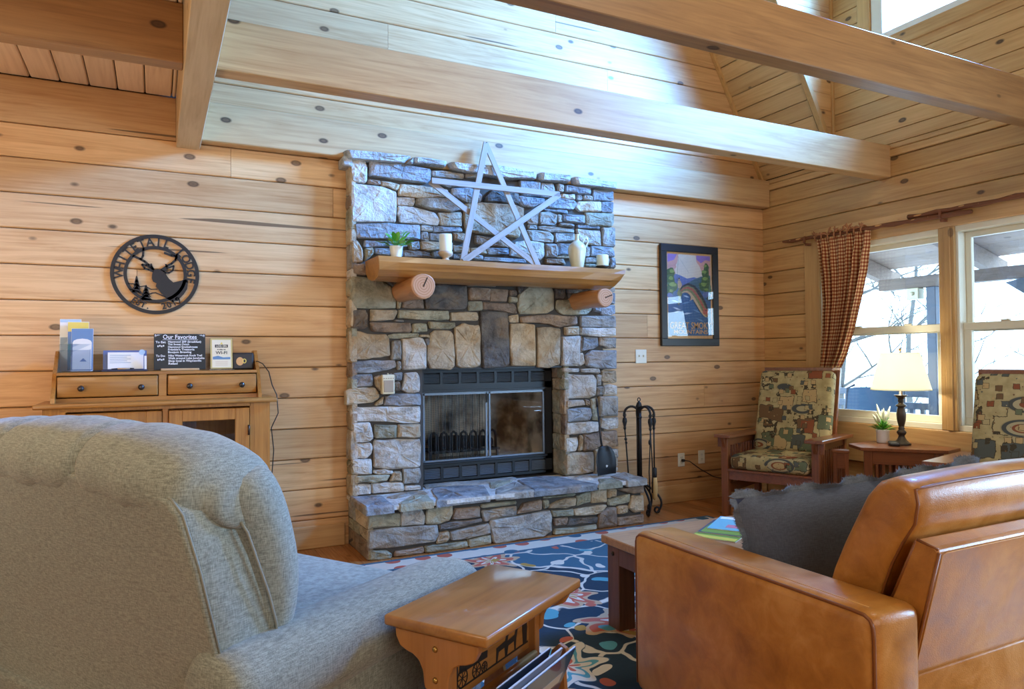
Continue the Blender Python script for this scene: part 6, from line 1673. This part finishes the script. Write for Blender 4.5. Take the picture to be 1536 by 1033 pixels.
# ---- side table between the chairs, lower stand, lamp, plant, black case
TZ = .600
sd = thing('mission_side_table', 'dark mission side table with slatted apron between the two armchairs', 'side table', (4.85, 3.37, 0))
poly = [(4.545, 3.455), (4.890, 3.035), (5.095, 3.075), (5.115, 3.58), (4.965, 3.69), (4.665, 3.650)]
B().prism(poly, 2, TZ-.024, TZ, bev=.003).obj('top', M['mission_x'], sd, True)
dv = Vector((4.890-4.545, 3.035-3.455, 0)); L_ = dv.length; dv.normalize(); nv = Vector((-dv.y, dv.x, 0))     # along the front edge, and inward
ang = math.atan2(dv.y, dv.x); F0 = Vector((4.545, 3.455, 0)) + nv*.02 + dv*.02
def loc_box(a, b_, name, mat, bev=.002):
    o = B().box(a, b_, bev=bev).obj(name, M[mat], sd); o.location = F0 - Vector(sd.location); o.rotation_euler = (0, 0, ang); return o
loc_box((0, 0, 0), (.055, .055, TZ-.024), 'leg', 'mission'); loc_box((L_-.10, 0, 0), (L_-.045, .055, TZ-.024), 'leg', 'mission')
B().box((5.03, 3.50, 0), (5.085, 3.555, TZ-.024), bev=.002).obj('leg', M['mission'], sd, True); B().box((4.95, 3.60, 0), (5.0, 3.65, TZ-.024), bev=.002).obj('leg', M['mission'], sd, True)
loc_box((.05, .012, TZ-.12), (L_-.09, .034, TZ-.024), 'apron', 'mission_x'); loc_box((.05, .012, .12), (L_-.09, .034, .18), 'lower_rail', 'mission_x')
for k in range(9): loc_box((.075+k*.042, .017, .18), (.093+k*.042, .029, TZ-.12), 'slat', 'mission')
st_ = thing('small_stand', 'lower dark wooden stand tucked between the armchair and the side table', 'stand', (4.52, 3.60, 0), ang)
B().box((-.062, -.01, .545), (.055, .09, .565), bev=.003).obj('top', M['mission_x'], st_)
B().box((-.05, .0, .43), (.045, .015, .545), bev=.002).obj('apron', M['mission_x'], st_)
for x, y in ((-.055, -.004), (.022, -.004), (-.055, .055), (.022, .055)): B().box((x, y, 0), (x+.028, y+.028, .545), bev=.002).obj('leg', M['mission'], st_)
lp = thing('table_lamp', 'dark turned table lamp with white tapered shade on the side table', 'lamp', (4.945, 3.415, TZ+.0005))
B().lathe([(.001, 0), (.062, 0), (.064, .008), (.050, .018), (.034, .034), (.024, .052), (.020, .066), (.030, .080), (.034, .092), (.026, .104), (.018, .112), (.024, .120), (.018, .128), (.020, .14), (.030, .18), (.033, .225), (.028, .262), (.022, .275), (.038, .286), (.036, .292), (.020, .302), (.018, .314), (.023, .322), (.018, .332), (.030, .350), (.046, .362), (.044, .367), (.012, .368), (.011, .41), (.001, .41)], n=24).obj('base', M['dark_bronze'], lp)
m_, nt_, b_ = new_mat('linen_shade', 0.9, (0.92,0.90,0.80)); b_.inputs['Transmission Weight'].default_value = 0.0
tr = N(nt_, 'ShaderNodeBsdfTranslucent'); tr.inputs[0].default_value = (0.97,0.94,0.80,1); mx = N(nt_, 'ShaderNodeMixShader'); mx.inputs[0].default_value = 0.8
nt_.links.new(b_.outputs[0], mx.inputs[1]); nt_.links.new(tr.outputs[0], mx.inputs[2]); nt_.links.new(mx.outputs[0], nt_.nodes['Material Output'].inputs[0]); M['shade'] = m_
b = B(); rs = [[(r*math.cos(t), r*math.sin(t), z) for t in (2*math.pi*k/36 for k in range(36))] for r, z in ((.205, .405), (.1985, .42), (.135, .665), (.131, .680))]
b.rings(rs, caps=False); so = b.obj('shade', M['shade'], lp); md = so.modifiers.new('solidify', 'SOLIDIFY'); md.thickness = .002
B().cyl((0, 0, .41), (0, 0, .695), .004, n=8).lathe([(.001, .69), (.008, .695), (.010, .702), (.005, .712), (.001, .716)], n=10).obj('harp_finial', M['brass'], lp)
bl = bpy.data.lights.new('bulb', 'POINT'); bl.energy = 9; bl.color = (1.0, 0.90, 0.68); bl.shadow_soft_size = 0.03
bo = bpy.data.objects.new('bulb', bl); COL.objects.link(bo); bo.parent = lp; bo.location = (0.0, 0.03, .52)
fp2 = thing('potted_flowers', 'white flower spikes and greenery in a cream pot beside the lamp', 'plant', (4.935, 3.560, TZ+.0005))
B().lathe([(.001, 0), (.042, 0), (.045, .004), (.046, .085), (.049, .090), (.049, .100), (.042, .100), (.041, .080), (.001, .080)], n=22).obj('pot', M['white_ceramic'], fp2)
rr = random.Random(9); b = B(); fl_ = B()
for k in range(70):
    a = rr.uniform(0, 6.28); e = rr.uniform(.25, 1.3); d = Vector((math.cos(a)*math.cos(e), math.sin(a)*math.cos(e), math.sin(e)))
    leaf_blade(b, Vector((0, 0, .09)) + d*rr.uniform(0, .03), d + Vector((0, 0, -.15)), rr.uniform(.05, .10), rr.uniform(.008, .014), k % 2)
for k in range(8):
    a = k*6.28/8+rr.uniform(-.2, .2); e = rr.uniform(.7, 1.35); d = Vector((math.cos(a)*math.cos(e), math.sin(a)*math.cos(e), math.sin(e))); p = Vector((0, 0, .10)); L = rr.uniform(.13, .20)
    fl_.tube([p+d*L*.4, p+d*L*.55, p+d*L*.8, p+d*L], [.005, .013, .009, .002], 7); b.tube([p, p+d*L*.4], .0022, 4)
b.obj('greenery', [M['leaf'], M['leaf_light']], fp2); fl_.obj('flower_spikes', M['bloom'], fp2)
bc = thing('black_case', 'flat rounded black case lying before the lamp base', 'case', (4.855, 3.415, TZ+.0005), R(40))
B().box((-.075, -.035, 0), (.075, .035, .026), bev=.011, seg=3).obj('shell', M['rubber'], bc); B().tube([(-.064, -.0352, .015), (.064, -.0352, .015)], .001, 5).obj('seam', M['knob'], bc)

# ================================================================ branch curtain rod and gingham curtain
rod = thing('branch_curtain_rod', 'rustic peeled branch curtain rod above the windows', 'curtain rod', (XR-0.07, 3.4, 2.28))
def wav(y0, z0, y1, z1, n, amp, seed):
    rr = random.Random(seed); return [Vector((XR-0.072+rr.uniform(-amp, amp), y0+(y1-y0)*k/(n-1), z0+(z1-z0)*k/(n-1)+rr.uniform(-amp, amp)*.8)) for k in range(n)]
p1 = wav(4.61, 2.292, 2.95, 2.262, 18, .007, 1); p2 = wav(3.42, 2.300, 1.6, 2.300, 18, .007, 2)
B().tube(p1, [.010+.008*abs(math.sin(k*1.3))+.004*(k/18) for k in range(18)], 8).obj('branch', M['bark'], rod, True)
B().tube(p2, [.012+.008*abs(math.sin(k*1.9+1)) for k in range(18)], 8).obj('branch', M['bark'], rod, True)
b = B()
for p, k in [(q, i) for q in (p1, p2) for i in range(1, 17)]:
    if (k*7) % 3: b.sph(p[k]+Vector((-.010, .02, .004)), .011, 7, 0, (.7, 3.2, .7))
b.obj('peeled_patches', M['peeled'], rod, True)
for y in (4.36, 3.165): B().box((XR-0.075, y-.012, 2.225), (XR-0.003, y+.012, 2.245), bev=.002).prism([(XR-.088, 2.24), (XR-.075, 2.30), (XR-.092, 2.305), (XR-.105, 2.25)], 1, y-.008, y+.008).obj('bracket', M['bark'], rod, True)
cu = thing('gingham_curtain', 'brown and cream gingham curtain tied to the branch rod at the left window', 'curtain', (XR-0.09, 4.1, 0.72))
LEd = [(2.262, 4.245), (2.15, 4.222), (1.95, 4.188), (1.73, 4.168), (1.45, 4.178), (1.16, 4.216), (0.95, 4.225), (0.72, 4.22)]
REd = [(2.262, 3.735), (2.15, 3.738), (1.95, 3.770), (1.76, 3.818), (1.50, 3.890), (1.28, 3.968), (1.16, 4.030), (0.95, 4.075), (0.72, 4.08)]
def lerp_(tab, z):
    for (z0, y0), (z1, y1) in zip(tab, tab[1:]):
        if z <= z0 and z >= z1: return y0+(y1-y0)*(z0-z)/(z0-z1)
    return tab[-1][1]
bm = bmesh.new(); uvl = bm.loops.layers.uv.new('UVMap'); nu, nv_ = 150, 50; grid = []
for j in range(nv_+1):
    z = 2.262 - (2.262-.74)*j/nv_; ya, yb = lerp_(LEd, z), lerp_(REd, z); row = []
    for i in range(nu+1):
        s = i/nu; ph = s*2*math.pi*6.3 + .5*math.sin(z*3+s*4)
        amp = .026 + .012*math.sin(s*9+1)
        row.append(bm.verts.new((XR-.075 - .012*min(1, j/6) + amp*math.sin(ph)*min(1, .35+j/10), ya+(yb-ya)*s + .006*math.cos(ph), z)))
    grid.append(row)
for j in range(nv_):
    for i in range(nu):
        f = bm.faces.new((grid[j][i], grid[j][i+1], grid[j+1][i+1], grid[j+1][i])); f.smooth = True
        for lp_, (a, c) in zip(f.loops, ((i, j), (i+1, j), (i+1, j+1), (i, j+1))): lp_[uvl].uv = (a/nu*1.15, c/nv_*1.56)
me = bpy.data.meshes.new('panel'); bm.to_mesh(me); bm.free(); me.materials.append(M['gingham'])
o = bpy.data.objects.new('panel', me); COL.objects.link(o); o.parent = cu; o.location = -Vector(cu.location)
rr = random.Random(3)
for k in range(8):
    y = 4.225 - .063*k
    b = B()
    b.tube([Vector((XR-.072+.028*math.cos(t), y+.006*t, 2.278+.030*math.sin(t))) for t in [q*math.pi/5 for q in range(11)]], .007, 5)
    for q in range(3):
        a = rr.uniform(0, 3.1); L = rr.uniform(.03, .07)
        b.tube([Vector((XR-.10, y, 2.29)), Vector((XR-.115, y+L*.6*math.cos(a), 2.29+L*.5*math.sin(a))), Vector((XR-.112, y+L*math.cos(a), 2.29+L*math.sin(a)-.012))], [.006, .009, .003], 5)
    b.obj('knotted_tie', M['gingham_tie'] if 'gingham_tie' in M else M.setdefault('gingham_tie', new_mat('gingham_tie', .9, (0.40,0.17,0.075))[0]), cu, True)
